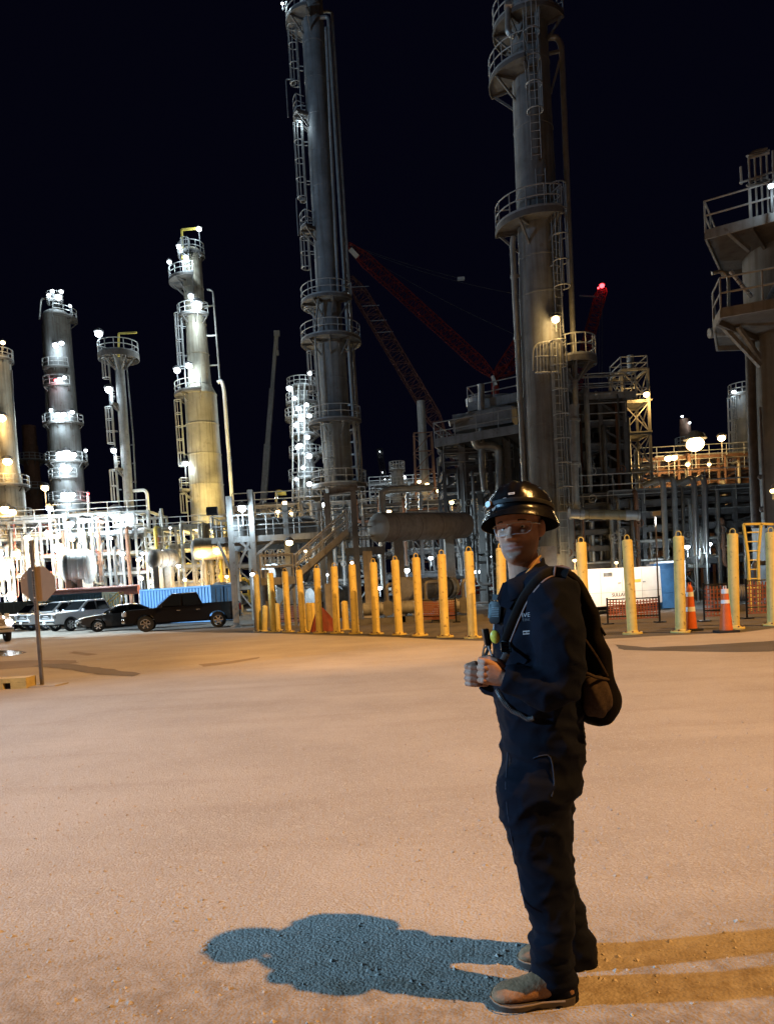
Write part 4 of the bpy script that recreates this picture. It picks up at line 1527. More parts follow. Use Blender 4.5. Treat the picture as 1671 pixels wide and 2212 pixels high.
# grey platform with stairs
Yp = 38
pf = thing('stair_platform', 'grey steel platform on braced columns with a staircase, right of the dark pickup', 'platform', (P(600, 1300, Yp).x, Yp, 0))
zd = ZAT(P(545, 1158, Yp).x, Yp, 1160)
for px, ytop, Y in ((505, 1072, Yp - .6), (552, 1058, Yp - .6), (625, 1090, Yp), (700, 1085, Yp)):
    q = P(px, 1250, Y)
    b = MB()
    b.ibeam((q.x, Y, 0), (q.x, Y, ZAT(q.x, Y, ytop)), .26, .26, .03)
    b.box((q.x, Y, .03), (.5, .5, .06))
    b.build('column', M_GREY, pf)
xl, xr = P(462, 1160, Yp).x, P(757, 1160, Yp).x
square_deck(type('o', (), {'o': pf}), 'deck', [(xl, Yp - .5), (xr, Yp - .5), (xr, Yp + 2), (xl, Yp + 2)], zd, toe=.3)
for (a, c) in (((505, 1245), (470, 1170)), ((505, 1245), (540, 1168)), ((552, 1200), (520, 1170)), ((552, 1200), (590, 1168))):
    b = MB()
    b.beam(P(a[0], a[1], Yp - .6), P(c[0], c[1], Yp - .6), .12, .12)
    b.build('knee_brace', M_GREY, pf)
s0, s1 = P(752, 1150, Yp - 1.2), P(645, 1245, Yp - 2.6)
b = MB()
for sy in (0, .9):
    o_ = Vector((0, -sy, 0))
    b.beam(s0 + o_, s1 + o_, .06, .28)
k = 17
for i in range(1, k):
    q = s0.lerp(s1, i / k)
    b.box(q + Vector((0, -.45, .06)), (.28, .86, .04))
st_ = b.build('stairs', M_GREY, pf)
b = MB()
for sy in (0, .9):
    o_ = Vector((0, -sy, 0))
    for h in (.55, 1.0):
        b.tube(s0 + o_ + Vector((0, 0, h)), s1 + o_ + Vector((0, 0, h)), .035, 6)
    for i in range(5):
        q = s0.lerp(s1, i / 4) + o_
        b.tube(q, q + Vector((0, 0, 1.0)), .03, 6)
b.build('handrail', M_RAIL, st_)
ld = s1 + Vector((-.8, -.45, -.05))
square_deck(type('o', (), {'o': pf}), 'landing', [(ld.x - .8, ld.y - .7), (ld.x + .7, ld.y - .7), (ld.x + .7, ld.y + .7), (ld.x - .8, ld.y + .7)], ld.z)
b = MB()
for dx in (-.7, .6):
    b.beam((ld.x + dx, ld.y, 0), (ld.x + dx, ld.y, ld.z), .12, .12)
b.beam((ld.x - .7, ld.y, .2), (ld.x + .6, ld.y, ld.z - .3), .07, .07)
b.build('landing_leg', M_GREY, pf)
b = MB()
q = P(459, 1112, Yp - .4)
b.tube(q - Vector((0, 0, .9)), q, .04, 6)
b.box(q + Vector((0, 0, .2)), (.55, .2, .38), Matrix.Rotation(R(-15), 3, 'X'))
b.build('unlit_floodlight', M_BLACK, pf)
lamp(pf, P(523, 1098, Yp - .9), 'white', 900, .26, .9)
lamp(pf, P(625, 1172, Yp - 1.2), 'amber', 160, .22, 0)
gf = thing('portal_frame', 'blue grey goalpost frame standing over the top of the staircase', 'frame', (P(735, 1200, 37).x, 37, 0))
for px, yt in ((713, 1065), (770, 1052)):
    q = P(px, 1200, 37)
    b = MB()
    b.ibeam((q.x, 37, 0), (q.x, 37, ZAT(q.x, 37, yt)), .28, .28, .04)
    b.build('column', M_GREY, gf)
b = MB()
b.ibeam(P(710, 1062, 37), P(772, 1052, 37), .3, .36, .05)
b.build('beam', M_GREY, gf)
ps = Tower('side_platform', 'small railed platform holding the round end of the big drum', 'platform', 785, 1180, 39, M_GREY)
zz = ZAT(ps.X, 39, 1185)
square_deck(ps, 'deck', [plan(745, 1180, 38.4), plan(830, 1178, 38.4), plan(830, 1178, 40), plan(745, 1180, 40)], zz)
for px in (750, 826):
    q = P(px, 1190, 38.6)
    b = MB()
    b.beam((q.x, q.y, 0), (q.x, q.y, zz), .14, .14)
    b.build('leg', M_GREY, ps.o)
for px, py, Y, lb in ((545, 1240, 30.5, 'small white work lamp on a thin post at the leftmost bollard'),):
    q = P(px, py, Y)
    t = thing('work_lamp', lb, 'lamp', (q.x, Y, 0))
    lamp(t, q, 'white', 120, .11, q.z - .03)
    b = MB()
    b.lathe([(.2, 0), (.2, .04), (.05, .06), (.01, .06)], (q.x, Y, 0), 14)
    b.build('base', M_DARK, t)
# ------------------------------------------------------------------ bollards
def make_bollard(h=2.42, r=.128):
    t = thing('bollard', '', 'bollard', (0, 0, 0), 'tall yellow bollards along the lot edge')
    b = MB()
    b.lathe([(r, .02), (r, h - .03), (r - .015, h - .01), (r - .03, h), (.01, h + .004)], (0, 0, 0), 28)
    b.build('post', M_YEL, t)
    b = MB()
    b.lathe([(.25, .0), (.25, .04), (.235, .05), (r + .02, .05), (r + .02, .07), (r, .09)], (0, 0, 0), 24)
    f = b.build('base_flange', M_YEL, t)
    b = MB()
    for i in range(6):
        a = i * math.pi / 3
        b.tube((.195 * math.cos(a), .195 * math.sin(a), .05), (.195 * math.cos(a), .195 * math.sin(a), .085), .024, 6)
    b.build('bolts', M_RUST, f)
    b = MB()
    pts = [(-.062, 0, h - .02), (-.062, 0, h + .05)] + [(.062 * math.cos(R(a)), 0, h + .06 + .062 * math.sin(R(a))) for a in range(170, 9, -20)] + [(.062, 0, h + .05), (.062, 0, h - .02)]
    b.path(pts, .013, 6)
    b.build('lifting_loop', M_YEL, t)
    return t


LB = ['leftmost tall yellow bollard of the row, by the small white work lamp', 'tall yellow bollard second from the left end of the row, rust spots on it', 'tall yellow bollard third from the left end of the row',
      'tall yellow bollard fourth from the left end of the row, left of two short posts', 'tall yellow bollard fifth from the left end, in front of the red heap', 'tall yellow bollard just right of the red heap',
      'tall yellow bollard second to the right of the red heap', 'tall yellow bollard below the stair platform end, left of the big drum', 'tall yellow bollard below the round end of the big drum',
      'tall yellow bollard below the middle of the big drum', 'tall yellow bollard second to the left of the worker hands', 'tall yellow bollard nearest to the left of the worker hands',
      'tall yellow bollard partly hidden behind the worker face and collar', 'tall yellow bollard at the left end of the white trailer, behind the backpack', 'tall yellow bollard across the middle of the white trailer',
      'tall yellow bollard with a dark scratch, left of the striped channeliser posts', 'tall yellow bollard right behind the second striped channeliser post', 'tall yellow bollard at the right edge of the photo']
BX = [(560, 1365), (591.5, 1366.5), (623, 1367), (656, 1368), (690.4, 1369), (727.8, 1369.5), (768, 1370.5), (813, 1371.5), (862, 1373), (907, 1375), (961, 1378), (1021, 1380), (1085, 1382), (1264, 1377), (1365, 1371), (1469, 1368), (1584.5, 1360), (1667, 1353)]
bol = make_bollard()
for i, (px, py) in enumerate(BX):
    o = bol if i == 0 else copy_tree(bol)
    q = G(px, py - 2)
    o.location = (q.x, q.y, 0.004)
    o.rotation_euler = (R(random.uniform(-1.0, 1.0)), R(random.uniform(-1.1, 1.1)), R(random.uniform(-25, 25)))
    o['label'] = LB[i]


def short_post(px, y0, y1, lb, r=.12, tilt=0):
    q = G(px, y1)
    Y = q.y
    h = ZAT(q.x, Y, y0)
    t = thing('short_bollard', lb, 'bollard', (q.x, Y, 0), 'short yellow posts behind the tall bollards')
    b = MB()
    b.lathe([(r, 0), (r, h - .05), (r * .8, h), (.01, h + .02)], (q.x, Y, 0), 18)
    b.build('post', M_YEL, t)
    b = MB()
    b.lathe([(r * 1.7, .0), (r * 1.7, .03), (r, .04)], (q.x, Y, 0), 18)
    b.build('base_flange', M_YEL, t)
    t.rotation_euler = (0, R(tilt), 0)


short_post(571, 1308, 1363, 'short yellow post touching the leftmost tall bollard', tilt=5)
short_post(601, 1303, 1361, 'short yellow post right behind the second tall bollard')
short_post(669, 1302, 1362, 'short yellow post, left one of a close pair beside the red heap', .13)
short_post(677, 1302, 1361, 'short yellow post, right one of a close pair beside the red heap', .13)
short_post(747, 1298, 1360, 'short yellow post standing alone between two tall bollards', .13)
# red heap behind the bollards
q = G(700, 1363)
b = MB()
rings = []
rn = random.Random(2)
for j in range(9):
    t = j / 8
    ring = []
    for i in range(26):
        a = 2 * math.pi * i / 26
        rr = (1 - t) ** .8 * (.62 + .12 * math.sin(3 * a + 1) + .08 * math.sin(7 * a)) + .03
        ring.append(Vector((q.x + rr * math.cos(a) * .82 - .12 * t, q.y + rr * math.sin(a) * .7, .0 + 1.0 * t)))
    rings.append(ring)
b.loft(rings)
tag(b.build('tarp_heap', mat('red_tarp', (.17, .032, .018), .7, 0, .25, 4, bump=.3, bscale=8), None, 60), 'dark red cone shaped tarp heap between the middle bollards', 'tarp')

# ------------------------------------------------------------------ stop sign seen from behind, on a perforated post
sb = G(92, 1481)
Ys = sb.y
sg = thing('road_sign', 'octagonal road sign seen from its bare back on a perforated post', 'sign', (sb.x, Ys, 0))
M_SIGN = mat('bare_sign_metal', (.27, .20, .14), .65, .0, .1, 3)
ztop = ZAT(sb.x, Ys, 1167)
b = MB()
hw = .028
for (dx, dy, sx, sy) in ((-hw, 0, .004, .056), (hw, 0, .004, .056), (0, hw, .056, .004)):
    b.box((sb.x + dx, Ys + dy, ztop / 2), (sx, sy, ztop))
n = int(ztop / .05)
for i in range(n):
    z = ztop * (i + .0) / n
    b.box((sb.x, Ys - hw, z + .012), (.056, .004, .024))
    for s_ in (-1, 1):
        b.box((sb.x + s_ * .0205, Ys - hw, z + .037), (.015, .004, .026))
b.build('perforated_post', mat('dull_post_steel', (.15, .13, .11), .6, .1, .3, 8, rust=.3), sg)
cs = P(83, 1261, Ys + .04)
b = MB()
rad_ = 40.5 * Ys / FP
b.prism([(rad_ * math.cos(R(22.5 + 45 * i)), rad_ * math.sin(R(22.5 + 45 * i))) for i in range(8)], .004, Matrix.Rotation(R(90), 3, 'X'), (cs.x, Ys + .045, cs.z))
b.build('sign_plate', M_SIGN, sg)
b = MB()
for dz in (-.26, .26):
    b.tube((sb.x, Ys - .04, cs.z + dz), (sb.x, Ys + .04, cs.z + dz), .014, 6)
b.tube((cs.x - .26, Ys + .038, cs.z + .13), (cs.x - .26, Ys + .035, cs.z + .13), .012, 6)
b.build('bolts', M_WHITE, sg)
b = MB()
b.prism([(-.32, -.3), (.36, -.24), (.42, .2), (-.26, .3)], .02, Matrix.Identity(3), (sb.x, Ys, .006))
b.build('base_plate', mat('dusty_plate', (.36, .31, .25), .8), sg)
# weighted sign block with two forklift pockets
kb = G(28, 1489)
t = thing('forklift_block', 'low dusty yellow block with two forklift pockets beside the sign foot', 'block', (kb.x - .05, kb.y + .25, 0))
b = MB()
X0, X1 = kb.x - .52, kb.x + .24
for (x0, x1) in ((X0, X0 + .10), (X0 + .24, X0 + .32), (X0 + .46, X1)):
    b.box(((x0 + x1) / 2, kb.y + .25, .06), (x1 - x0, .4, .12))
b.box(((X0 + X1) / 2, kb.y + .25, .165), (X1 - X0, .4, .085))
b.build('block_body', mat('dusty_yellow', (.50, .38, .14), .75, 0, .2, 6, rust=.4), t)
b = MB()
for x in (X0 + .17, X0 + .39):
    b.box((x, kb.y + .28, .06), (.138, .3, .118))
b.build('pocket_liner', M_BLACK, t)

# ------------------------------------------------------------------ shipping containers
def container(label, c, ang, Ln, W_, H_, mt, emblem=False, group='shipping containers'):
    M_ = Matrix.Rotation(R(ang), 3, 'Z')
    c = Vector(c)
    t = thing('shipping_container', label, 'container', c, group)
    b = MB()

    def pt(x, y, z):
        return c + M_ @ Vector((x, y, z))
    for sy in (-1, 1):
        n_ = int(Ln / .28)
        xs = []
        for i in range(n_):
            x = -Ln / 2 + .1 + (Ln - .2) * i / n_
            d = (Ln - .2) / n_
            xs += [(x, 0), (x + d * .3, 0), (x + d * .45, .05), (x + d * .85, .05)]
        xs.append((Ln / 2 - .1, 0))
        vs = []
        for x, o_ in xs:
            y = sy * (W_ / 2 - .01 - o_)
            vs += [pt(x, y, .15), pt(x, y, H_ - .1)]
        b.add(vs, [(2 * i, 2 * i + 2, 2 * i + 3, 2 * i + 1) for i in range(len(xs) - 1)])
    b.box(pt(0, 0, H_ - .06), (Ln - .1, W_ - .06, .05), M_)
    b.box(pt(-Ln / 2 + .04, 0, H_ / 2), (.04, W_ - .1, H_ - .2), M_)
    b.build('corrugated_body', mt, t)
    b = MB()
    for sy in (-1, 1):
        for z in (.08, H_ - .05):
            b.box(pt(0, sy * (W_ / 2 - .04), z), (Ln, .1, .12), M_)
        for sx in (-1, 1):
            b.box(pt(sx * (Ln / 2 - .05), sy * (W_ / 2 - .045), H_ / 2), (.12, .12, H_), M_)
    for sx in (-1, 1):
        for z in (.08, H_ - .05):
            b.box(pt(sx * (Ln / 2 - .05), 0, z), (.1, W_ - .2, .12), M_)
    b.build('frame', mt, t)
    for s_ in (-1, 1):
        b = MB()
        b.box(pt(Ln / 2 - .06, s_ * W_ / 4, H_ / 2), (.05, W_ / 2 - .13, H_ - .26), M_)
        d_ = b.build('door', mt, t)
        b = MB()
        for dy in (.3, .75):
            b.tube(pt(Ln / 2 - .005, s_ * dy, .2), pt(Ln / 2 - .005, s_ * dy, H_ - .2), .022, 6)
        b.build('lock_rod', M_STEEL, d_)
    return t, pt, M_


M_BLUE = mat('container_blue', (.12, .30, .60), .5, 0, .12, 2, rust=.25, streak=.25)
M_BLUE2 = mat('container_pale_blue', (.16, .32, .46), .55, 0, .15, 2, rust=.2)
M_DKGREEN = mat('container_grey', (.13, .16, .16), .6, 0, .15, 2)
c0 = P(405, 1290, 50)
ct, pt, M_ = container('blue shipping container with a round emblem, behind the dark pickup', (c0.x, 50.2, .02), -31, 6.6, 2.44, 2.35, M_BLUE)
e0 = pt(1.15, -1.24, 1.28)
Me = M_ @ Matrix.Rotation(R(90), 3, 'X')
b = MB()
b.lathe([(.01, .015), (.36, .015), (.46, .015), (.5, .0)], e0, 28, M=Me @ Matrix.Diagonal((.85, 1.12, 1)))
em = b.build('emblem', mat('emblem_navy', (.03, .05, .08), .6), ct)
b = MB()
b.lathe([(.40, .026), (.47, .026), (.47, .0), (.40, .0), (.40, .026)], e0, 28, M=Me @ Matrix.Diagonal((.85, 1.12, 1)))
b.prism([(-.16, -.3), (.16, -.3), (.2, -.05), (.1, .12), (.13, .26), (0, .36), (-.13, .26), (-.08, .1), (-.2, -.08)], .012, Me, e0 + M_ @ Vector((0, -.018, 0)))
b.build('emblem_figure', mat('emblem_cream', (.62, .6, .5), .6), em)
container('pale blue shipping container further back, behind the white pickups', (P(160, 1293, 62).x, 63, .02), -12, 6.0, 2.44, 2.5, M_BLUE2)
container('dull grey container at the left edge beneath the floodlit pipes', (P(24, 1300, 60).x, 61, .02), -8, 5.2, 2.44, 2.1, M_DKGREEN)
q = P(245, 1320, 57)
b = MB()
for i in range(6):
    b.box((q.x + .3 * i - .9, 57, .18 + .22 * i), (.34, .9, .05))
for dy in (-.45, .45):
    b.beam((q.x - 1.0, 57 + dy, .1), (q.x + .7, 57 + dy, 1.35), .05, .16)
    b.tube((q.x - .9, 57 + dy, 1.2), (q.x + .7, 57 + dy, 2.4), .03, 6)
    for i in range(3):
        b.tube((q.x - .9 + .8 * i, 57 + dy, .2 + .58 * i), (q.x - .9 + .8 * i, 57 + dy, 1.2 + .6 * i), .025, 6)
tag(b.build('access_steps', M_YELB, None), 'small yellow access steps between the pale blue and blue containers', 'steps')

# ------------------------------------------------------------------ vehicles
M_GLASS = mat('dark_vehicle_glass', (.012, .014, .016), .06, 0, .05, 1, spec=.7)
M_CHROME = mat('chrome', (.65, .66, .67), .15, .95, .05, 1)
M_HEADL = mat('headlight_lens', (.55, .56, .58), .12, .5, .1, 20)
M_TAIL = mat('tail_lens', (.28, .01, .01), .2, 0, .1, 10)


def vehicle(name, label, kind, loc, heading, paint, group='vehicles parked in a row', lit=False):
    t = thing(name, label, 'car' if kind == 'sedan' else ('pickup' if kind == 'pickup' else 'SUV'), loc, group)
    M_ = Matrix.Rotation(R(heading), 3, 'Z')
    c = Vector(loc)

    def pt(x, y, z):
        return c + M_ @ Vector((x, y, z))
    if kind == 'sedan':
        L2, W2, xf, xr, wr, sill, belt = 2.42, .90, 1.45, -1.38, .335, .28, .93
        arch = .40
        top = [(2.42, .55), (2.36, .74), (2.1, .83), (1.0, .97), (-1.5, 1.02), (-2.3, .98), (-2.42, .8)]
        cab = [(1.05, .95, .74), (.25, 1.42, .58), (-.7, 1.45, .58), (-1.75, 1.02, .70)]
        side = [[(.88, 0.97), (.22, 1.36), (-.14, 1.39), (-.14, .98)], [(-.24, .98), (-.24, 1.39), (-.68, 1.38), (-1.38, 1.03)]]
    elif kind == 'suv':
        L2, W2, xf, xr, wr, sill, belt = 2.55, .98, 1.55, -1.5, .40, .42, 1.12
        arch = .47
        top = [(2.55, .7), (2.52, .98), (2.35, 1.08), (1.15, 1.17), (-2.3, 1.2), (-2.5, 1.1), (-2.55, .7)]
        cab = [(1.2, 1.14, .86), (.45, 1.78, .70), (-2.1, 1.80, .70), (-2.42, 1.15, .84)]
        side = [[(1.0, 1.2), (.42, 1.68), (-.1, 1.7), (-.1, 1.2)], [(-.2, 1.2), (-.2, 1.7), (-1.1, 1.7), (-1.1, 1.2)], [(-1.2, 1.2), (-1.2, 1.7), (-2.02, 1.7), (-2.28, 1.22)]]
    else:
        L2, W2, xf, xr, wr, sill, belt = 2.9, .99, 1.86, -1.72, .40, .46, 1.16
        arch = .49
        top = [(2.9, .72), (2.88, 1.0), (2.72, 1.12), (1.3, 1.20), (-.98, 1.23), (-1.0, 1.30), (-2.82, 1.32), (-2.9, 1.2), (-2.9, .72)]
        cab = [(1.32, 1.18, .87), (.52, 1.84, .70), (-.72, 1.86, .70), (-1.0, 1.2, .85)]
        side = [[(1.08, 1.24), (.50, 1.74), (.08, 1.77), (.08, 1.24)], [(-.02, 1.24), (-.02, 1.77), (-.66, 1.77), (-.86, 1.24)]]
    # lower body: side profile with wheel arches, five sections across for rounded flanks
    prof = list(top)
    prof += [(-L2 + .05, .5), (xr - arch - .02, sill)]
    prof += [(xr - arch * math.cos(R(a)), wr + arch * math.sin(R(a))) for a in range(5, 176, 17)]
    prof += [(xr + arch + .02, sill), (xf - arch - .02, sill)]
    prof += [(xf - arch * math.cos(R(a)), wr + arch * math.sin(R(a))) for a in range(5, 176, 17)]
    prof += [(xf + arch + .02, sill), (L2 - .06, .46)]
    b = MB()
    rings = []
    for y, f, zi in ((-W2 + .03, .985, .02), (-W2, .995, .0), (-W2 * .8, 1.0, 0), (0, 1.012, 0), (W2 * .8, 1.0, 0), (W2, .995, 0), (W2 - .03, .985, .02)):
        ring = []
        for x, z in prof:
            yy = y
            if abs(y) > W2 * .9:
                yy = math.copysign(abs(y) - max(0, z - .75) * .10 - max(0, .6 - z) * .12 - max(0, abs(x) - L2 + .35) * .35, y)
            ring.append(pt(x * f, yy, z - zi if z > .9 else z))
        rings.append(ring)
    b.loft(rings)
    b.build('body', paint, t, 32)
    # greenhouse
    b = MB()
    sec = []
    for (x, z, hw) in cab:
        sec.append([pt(x, -hw, z), pt(x, -hw * .6, z + (.03 if z > 1.3 else 0)), pt(x, hw * .6, z + (.03 if z > 1.3 else 0)), pt(x, hw, z), pt(x * .98, hw + .12, belt - .02), pt(x * .98, -hw - .12, belt - .02)])
    b.loft(sec)
    cb = b.build('cab', paint, t, 30)
    # glass: side windows, windscreen, rear window, all a little proud of the panel

    def hw_at(z):
        z0, z1 = cab[0][1], cab[1][1]
        f = (z - z0) / (z1 - z0)
        return cab[0][2] + (cab[1][2] - cab[0][2]) * f
    for sy in (-1, 1):
        for w_ in side:
            b = MB()
            b.add([pt(x, sy * (hw_at(z) + .05 * (1 - (z - belt) / .7) + .035), z) for x, z in w_], [tuple(range(len(w_)))])
            b.build('side_window', M_GLASS, t)
    for (i, j, nm, dx) in ((0, 1, 'windscreen', .03), (3, 2, 'rear_window', -.03)):
        (x0, z0, h0), (x1, z1, h1) = cab[i], cab[j]
        b = MB()
        f0, f1 = .1, .9
        v = []
        for f, s_ in ((f0, -1), (f0, 1), (f1, 1), (f1, -1)):
            x, z, h = x0 + (x1 - x0) * f, z0 + (z1 - z0) * f, h0 + (h1 - h0) * f
            v.append(pt(x + dx, s_ * (h - .05), z + .03))
        b.add(v, [(0, 1, 2, 3)])
        b.build(nm, M_GLASS, t)
    # wheels
    for x in (xf, xr):
        for sy in (-1, 1):
            Mw = M_ @ Matrix.Rotation(R(90), 3, 'X')
            wc = pt(x, sy * (W2 - .13), wr)
            b = MB()
            b.lathe([(wr * .62, -.11), (wr * .93, -.115), (wr, -.07), (wr, .07), (wr * .93, .115), (wr * .62, .11), (wr * .62, -.11)], wc, 28, M=Mw)
            tw = b.build('wheel', M_RUBBER, t)
            b = MB()
            s_ = -sy
            b.lathe([(wr * .62, .10 * -sy * -1 * s_ * -1), (wr * .6, .0)], wc, 24, M=Mw)
            for k in range(6):
                a = k * math.pi / 3
                d = Mw @ Vector((math.cos(a), math.sin(a), 0))
                o_ = M_ @ Vector((0, sy * .085, 0))
                b.beam(wc + o_ + d * .05, wc + o_ + d * wr * .6, .05, .07)
            b.lathe([(.09, -.1), (.09, .1), (.01, .1)], wc, 12, M=Mw)
            b.lathe([(wr * .56, -.095), (wr * .63, -.10), (wr * .63, .10), (wr * .56, .095), (wr * .56, -.095)], wc, 24, M=Mw)
            b.build('rim', M_CHROME, tw)
    hz = .62 if kind == 'sedan' else .93
    for sy in (-1, 1):
        b = MB()
        b.box(pt(L2 - .07, sy * (W2 - .25), hz), (.2, .34, .13 if kind == 'sedan' else .22), M_ @ Matrix.Rotation(R(-sy * 18), 3, 'Z'))
        b.build('headlight', emat('headlight_glow', (.9, .96, 1), 30) if lit else M_HEADL, t, bevel=.02)
        b = MB()
        b.box(pt(-L2 + .03, sy * (W2 - .16), hz + .1), (.1, .2, .34 if kind != 'sedan' else .16), M_)
        b.build('tail_light', M_TAIL, t, bevel=.015)
        b = MB()
        b.box(pt(cab[0][0] - .25, sy * (W2 + .10), belt + .09), (.12, .22, .17), M_)
        b.build('wing_mirror', paint, t, bevel=.03)
        for x in ((.22, -.75) if kind != 'sedan' else (0, -.95)):
            b = MB()
            b.box(pt(x, sy * (W2 + .005), belt - .16), (.2, .04, .04), M_)
            b.build('door_handle', M_CHROME if kind != 'sedan' else paint, t)
    b = MB()
    if kind == 'sedan':
        b.box(pt(L2 - .0, 0, .5), (.07, .9, .2), M_)
    else:
        for k in range(3):
            b.box(pt(L2 - .0, 0, .82 + k * .1), (.07, 1.16, .06), M_)
        b.box(pt(L2 - .02, 0, .92), (.05, 1.2, .3), M_)
    b.build('grille', M_CHROME if kind != 'sedan' else M_BLACK, t)
    for x, nm in ((L2 + .03, 'front_bumper'), (-L2 - .02, 'rear_bumper')):
        b = MB()
        b.box(pt(x, 0, .58 if kind != 'sedan' else .42), (.16, W2 * 1.86, .2), M_)
        b.build(nm, (M_CHROME if kind == 'pickup' else M_BLACK) if kind != 'sedan' else paint, t, bevel=.04)
    b = MB()
    b.box(pt(L2 + .13, 0, .58 if kind != 'sedan' else .42), (.02, .3, .15), M_)
    b.build('number_plate', M_WHITE, t)
    b = MB()
    b.box(pt(0, 0, sill + .02), (L2 * 1.7, W2 * 1.5, .2), M_)
    b.build('underbody', M_BLACK, t)
    return t


def carpaint(name, col):
    return mat(name, col, .28, 0, .04, 1, coat=.6)


B_PAINT = carpaint('black_car_paint', (.008, .008, .011))
B_PAINT2 = carpaint('charcoal_car_paint', (.02, .022, .026))
W_PAINT = carpaint('white_car_paint', (.66, .68, .72))
S_PAINT = carpaint('silver_car_paint', (.58, .60, .63))


def park(px, Y):
    return (P(px, 1300, Y).x, Y, .008)


vehicle('parked_pickup', 'black crew cab pickup parked nearest, in front of the blue container', 'pickup', park(396, 38.6), 193, B_PAINT)
vehicle('parked_car', 'dark sedan parked tight behind the nose of the black pickup', 'sedan', park(264, 42.5), 207, B_PAINT2)
vehicle('parked_pickup', 'white pickup parked left of the dark sedan, its whole cab showing', 'pickup', park(192, 47), 234, W_PAINT)
vehicle('parked_pickup', 'white pickup half hidden by the sign post', 'pickup', park(136, 51), 234, S_PAINT)
vehicle('parked_suv', 'white SUV furthest left in the parked row, under the road sign', 'suv', park(82, 55), 232, W_PAINT)
vehicle('waiting_pickup', 'pickup at the very left edge with a blazing headlight', 'pickup', park(-52, 36), -50, W_PAINT, None, True)
hl = P(2, 1322, 34.4)
light('headlight_beam', 'SPOT', (hl.x + .5, hl.y - .4, .95), 500, (.85, .93, 1), .1, (hl.x + 3, hl.y - 14, .0), 50, .7)

# ------------------------------------------------------------------ white trailer unit with lettering
Yt = 29.4
tl = P(1265, 1228, Yt)
tr = P(1424, 1216, Yt + 1.2)
zb, ztp = ZAT(tl.x, Yt, 1312), ZAT(tl.x, Yt, 1230)
ang = math.degrees(math.atan2(1.2, tr.x - tl.x))
M_ = Matrix.Rotation(R(ang), 3, 'Z')
cx_ = (tl + tr) / 2
Lt = (tr - tl).length
tr_o = thing('compressor_trailer', 'overexposed white trailer unit with black lettering, behind the bollards on the right', 'trailer', (cx_.x, cx_.y, 0))


def tp(x, y, z):
    return Vector((cx_.x, cx_.y, 0)) + M_ @ Vector((x, y, z))


H_ = ztp - zb
b = MB()
b.prism([(-Lt / 2 - .7, zb), (Lt / 2 + .06, zb), (Lt / 2, ztp), (-Lt / 2 - .7, ztp + .02)], 1.7, M_ @ Matrix.Rotation(R(90), 3, 'X'), tp(0, 1.7, 0))
body_t = b.build('trailer_body', M_WHITE, tr_o, bevel=.04)
b = MB()
for k in range(5):
    b.box(tp(-Lt / 2 + 1.0, -.012, ztp - .17 - k * .035), (.42, .02, .014), M_)
b.build('vent_louvre', M_BLACK, tr_o)
b = MB()
b.box(tp(.58, -.012, ztp - .55), (.42, .02, .12), M_)
b.build('warning_sticker', mat('sticker_yellow', (.7, .52, .1), .5), tr_o)
b = MB()
for x in (-Lt / 2 + .65, -.1, .85):
    b.box(tp(x, -.003, (zb + ztp) / 2), (.012, .012, H_ - .1), M_)
b.box(tp(0, -.003, zb + H_ * .36), (Lt, .012, .012), M_)
for x in (-.25, .95):
    b.box(tp(x, -.02, zb + H_ * .6), (.12, .03, .05), M_)
b.build('door_seams', M_STEEL, tr_o)
Mt = M_ @ Matrix.Rotation(R(90), 3, 'X')
textmesh('lettering', 'SULLAIR', .20, M_BLACK, tr_o, Mt, tp(-.27, -.008, zb + .43), .004)
for x in (-.35, .55, -1.6):
    Mw = M_ @ Matrix.Rotation(R(90), 3, 'X')
    b = MB()
    b.lathe([(.2, -.1), (.34, -.11), (.37, -.06), (.37, .06), (.34, .11), (.2, .1), (.2, -.1)], tp(x, .2, .37), 24, M=Mw)
    wt = b.build('wheel', M_RUBBER, tr_o)
    b = MB()
    b.lathe([(.01, -.09), (.14, -.06), (.22, -.1), (.22, .1), (.01, .1)], tp(x, .2, .37), 20, M=Mw)
    b.build('rim', M_STEEL, wt)
b = MB()
b.box(tp(-.3, .85, zb - .08), (Lt + .6, 1.2, .14), M_)
b.beam(tp(Lt / 2, .85, zb - .1), tp(Lt / 2 + 1.1, .85, .45), .1, .1)
b.build('chassis', M_BLACK, tr_o)
# the lamp over the trailer that blows it out
q = P(1344, 1168, 27.4)
t = thing('work_lamp', 'amber white work lamp on a pole between the bollards, lighting the white trailer', 'lamp', (q.x + .9, 27.4, 0))
qq = Vector((q.x + .9, 27.4, 2.9))
light('trailer_lamp_light', 'SPOT', (qq.x, qq.y - 1.0, 3.6), 5200, (1, .93, .82), .15, (cx_.x, cx_.y, 1.3), 62, .5, parent=t)
b = MB()
b.tube((qq.x, 26.5, 0), (qq.x, 26.5, 3.6), .03, 8)
b.box((qq.x, 26.45, 3.65), (.3, .2, .16))
b.build('pole', M_DARK, t)
q = P(1440, 1290, 31)
b = MB()
b.box((q.x, 31.5, 1.0), (1.0, .9, 1.9))
b.box((q.x, 31.04, 1.2), (.7, .04, 1.0))
tag(b.build('cabinet', mat('cabinet_blue', (.05, .17, .40), .5), None, bevel=.02), 'blue equipment cabinet right beside the white trailer', 'cabinet')
q = P(1460, 1260, 32)
b = MB()
b.box((q.x, 33, 1.3), (1.3, .8, 1.5))
b.box((q.x, 32.6, 1.3), (1.0, .03, 1.2))
tag(b.build('panel_board', M_WHITE, None, bevel=.02), 'bright white panel board behind the striped channeliser posts', 'panel')
light('panel_lamp_light', 'POINT', P(1495, 1186, 31.2), 260, WHITE, .15)

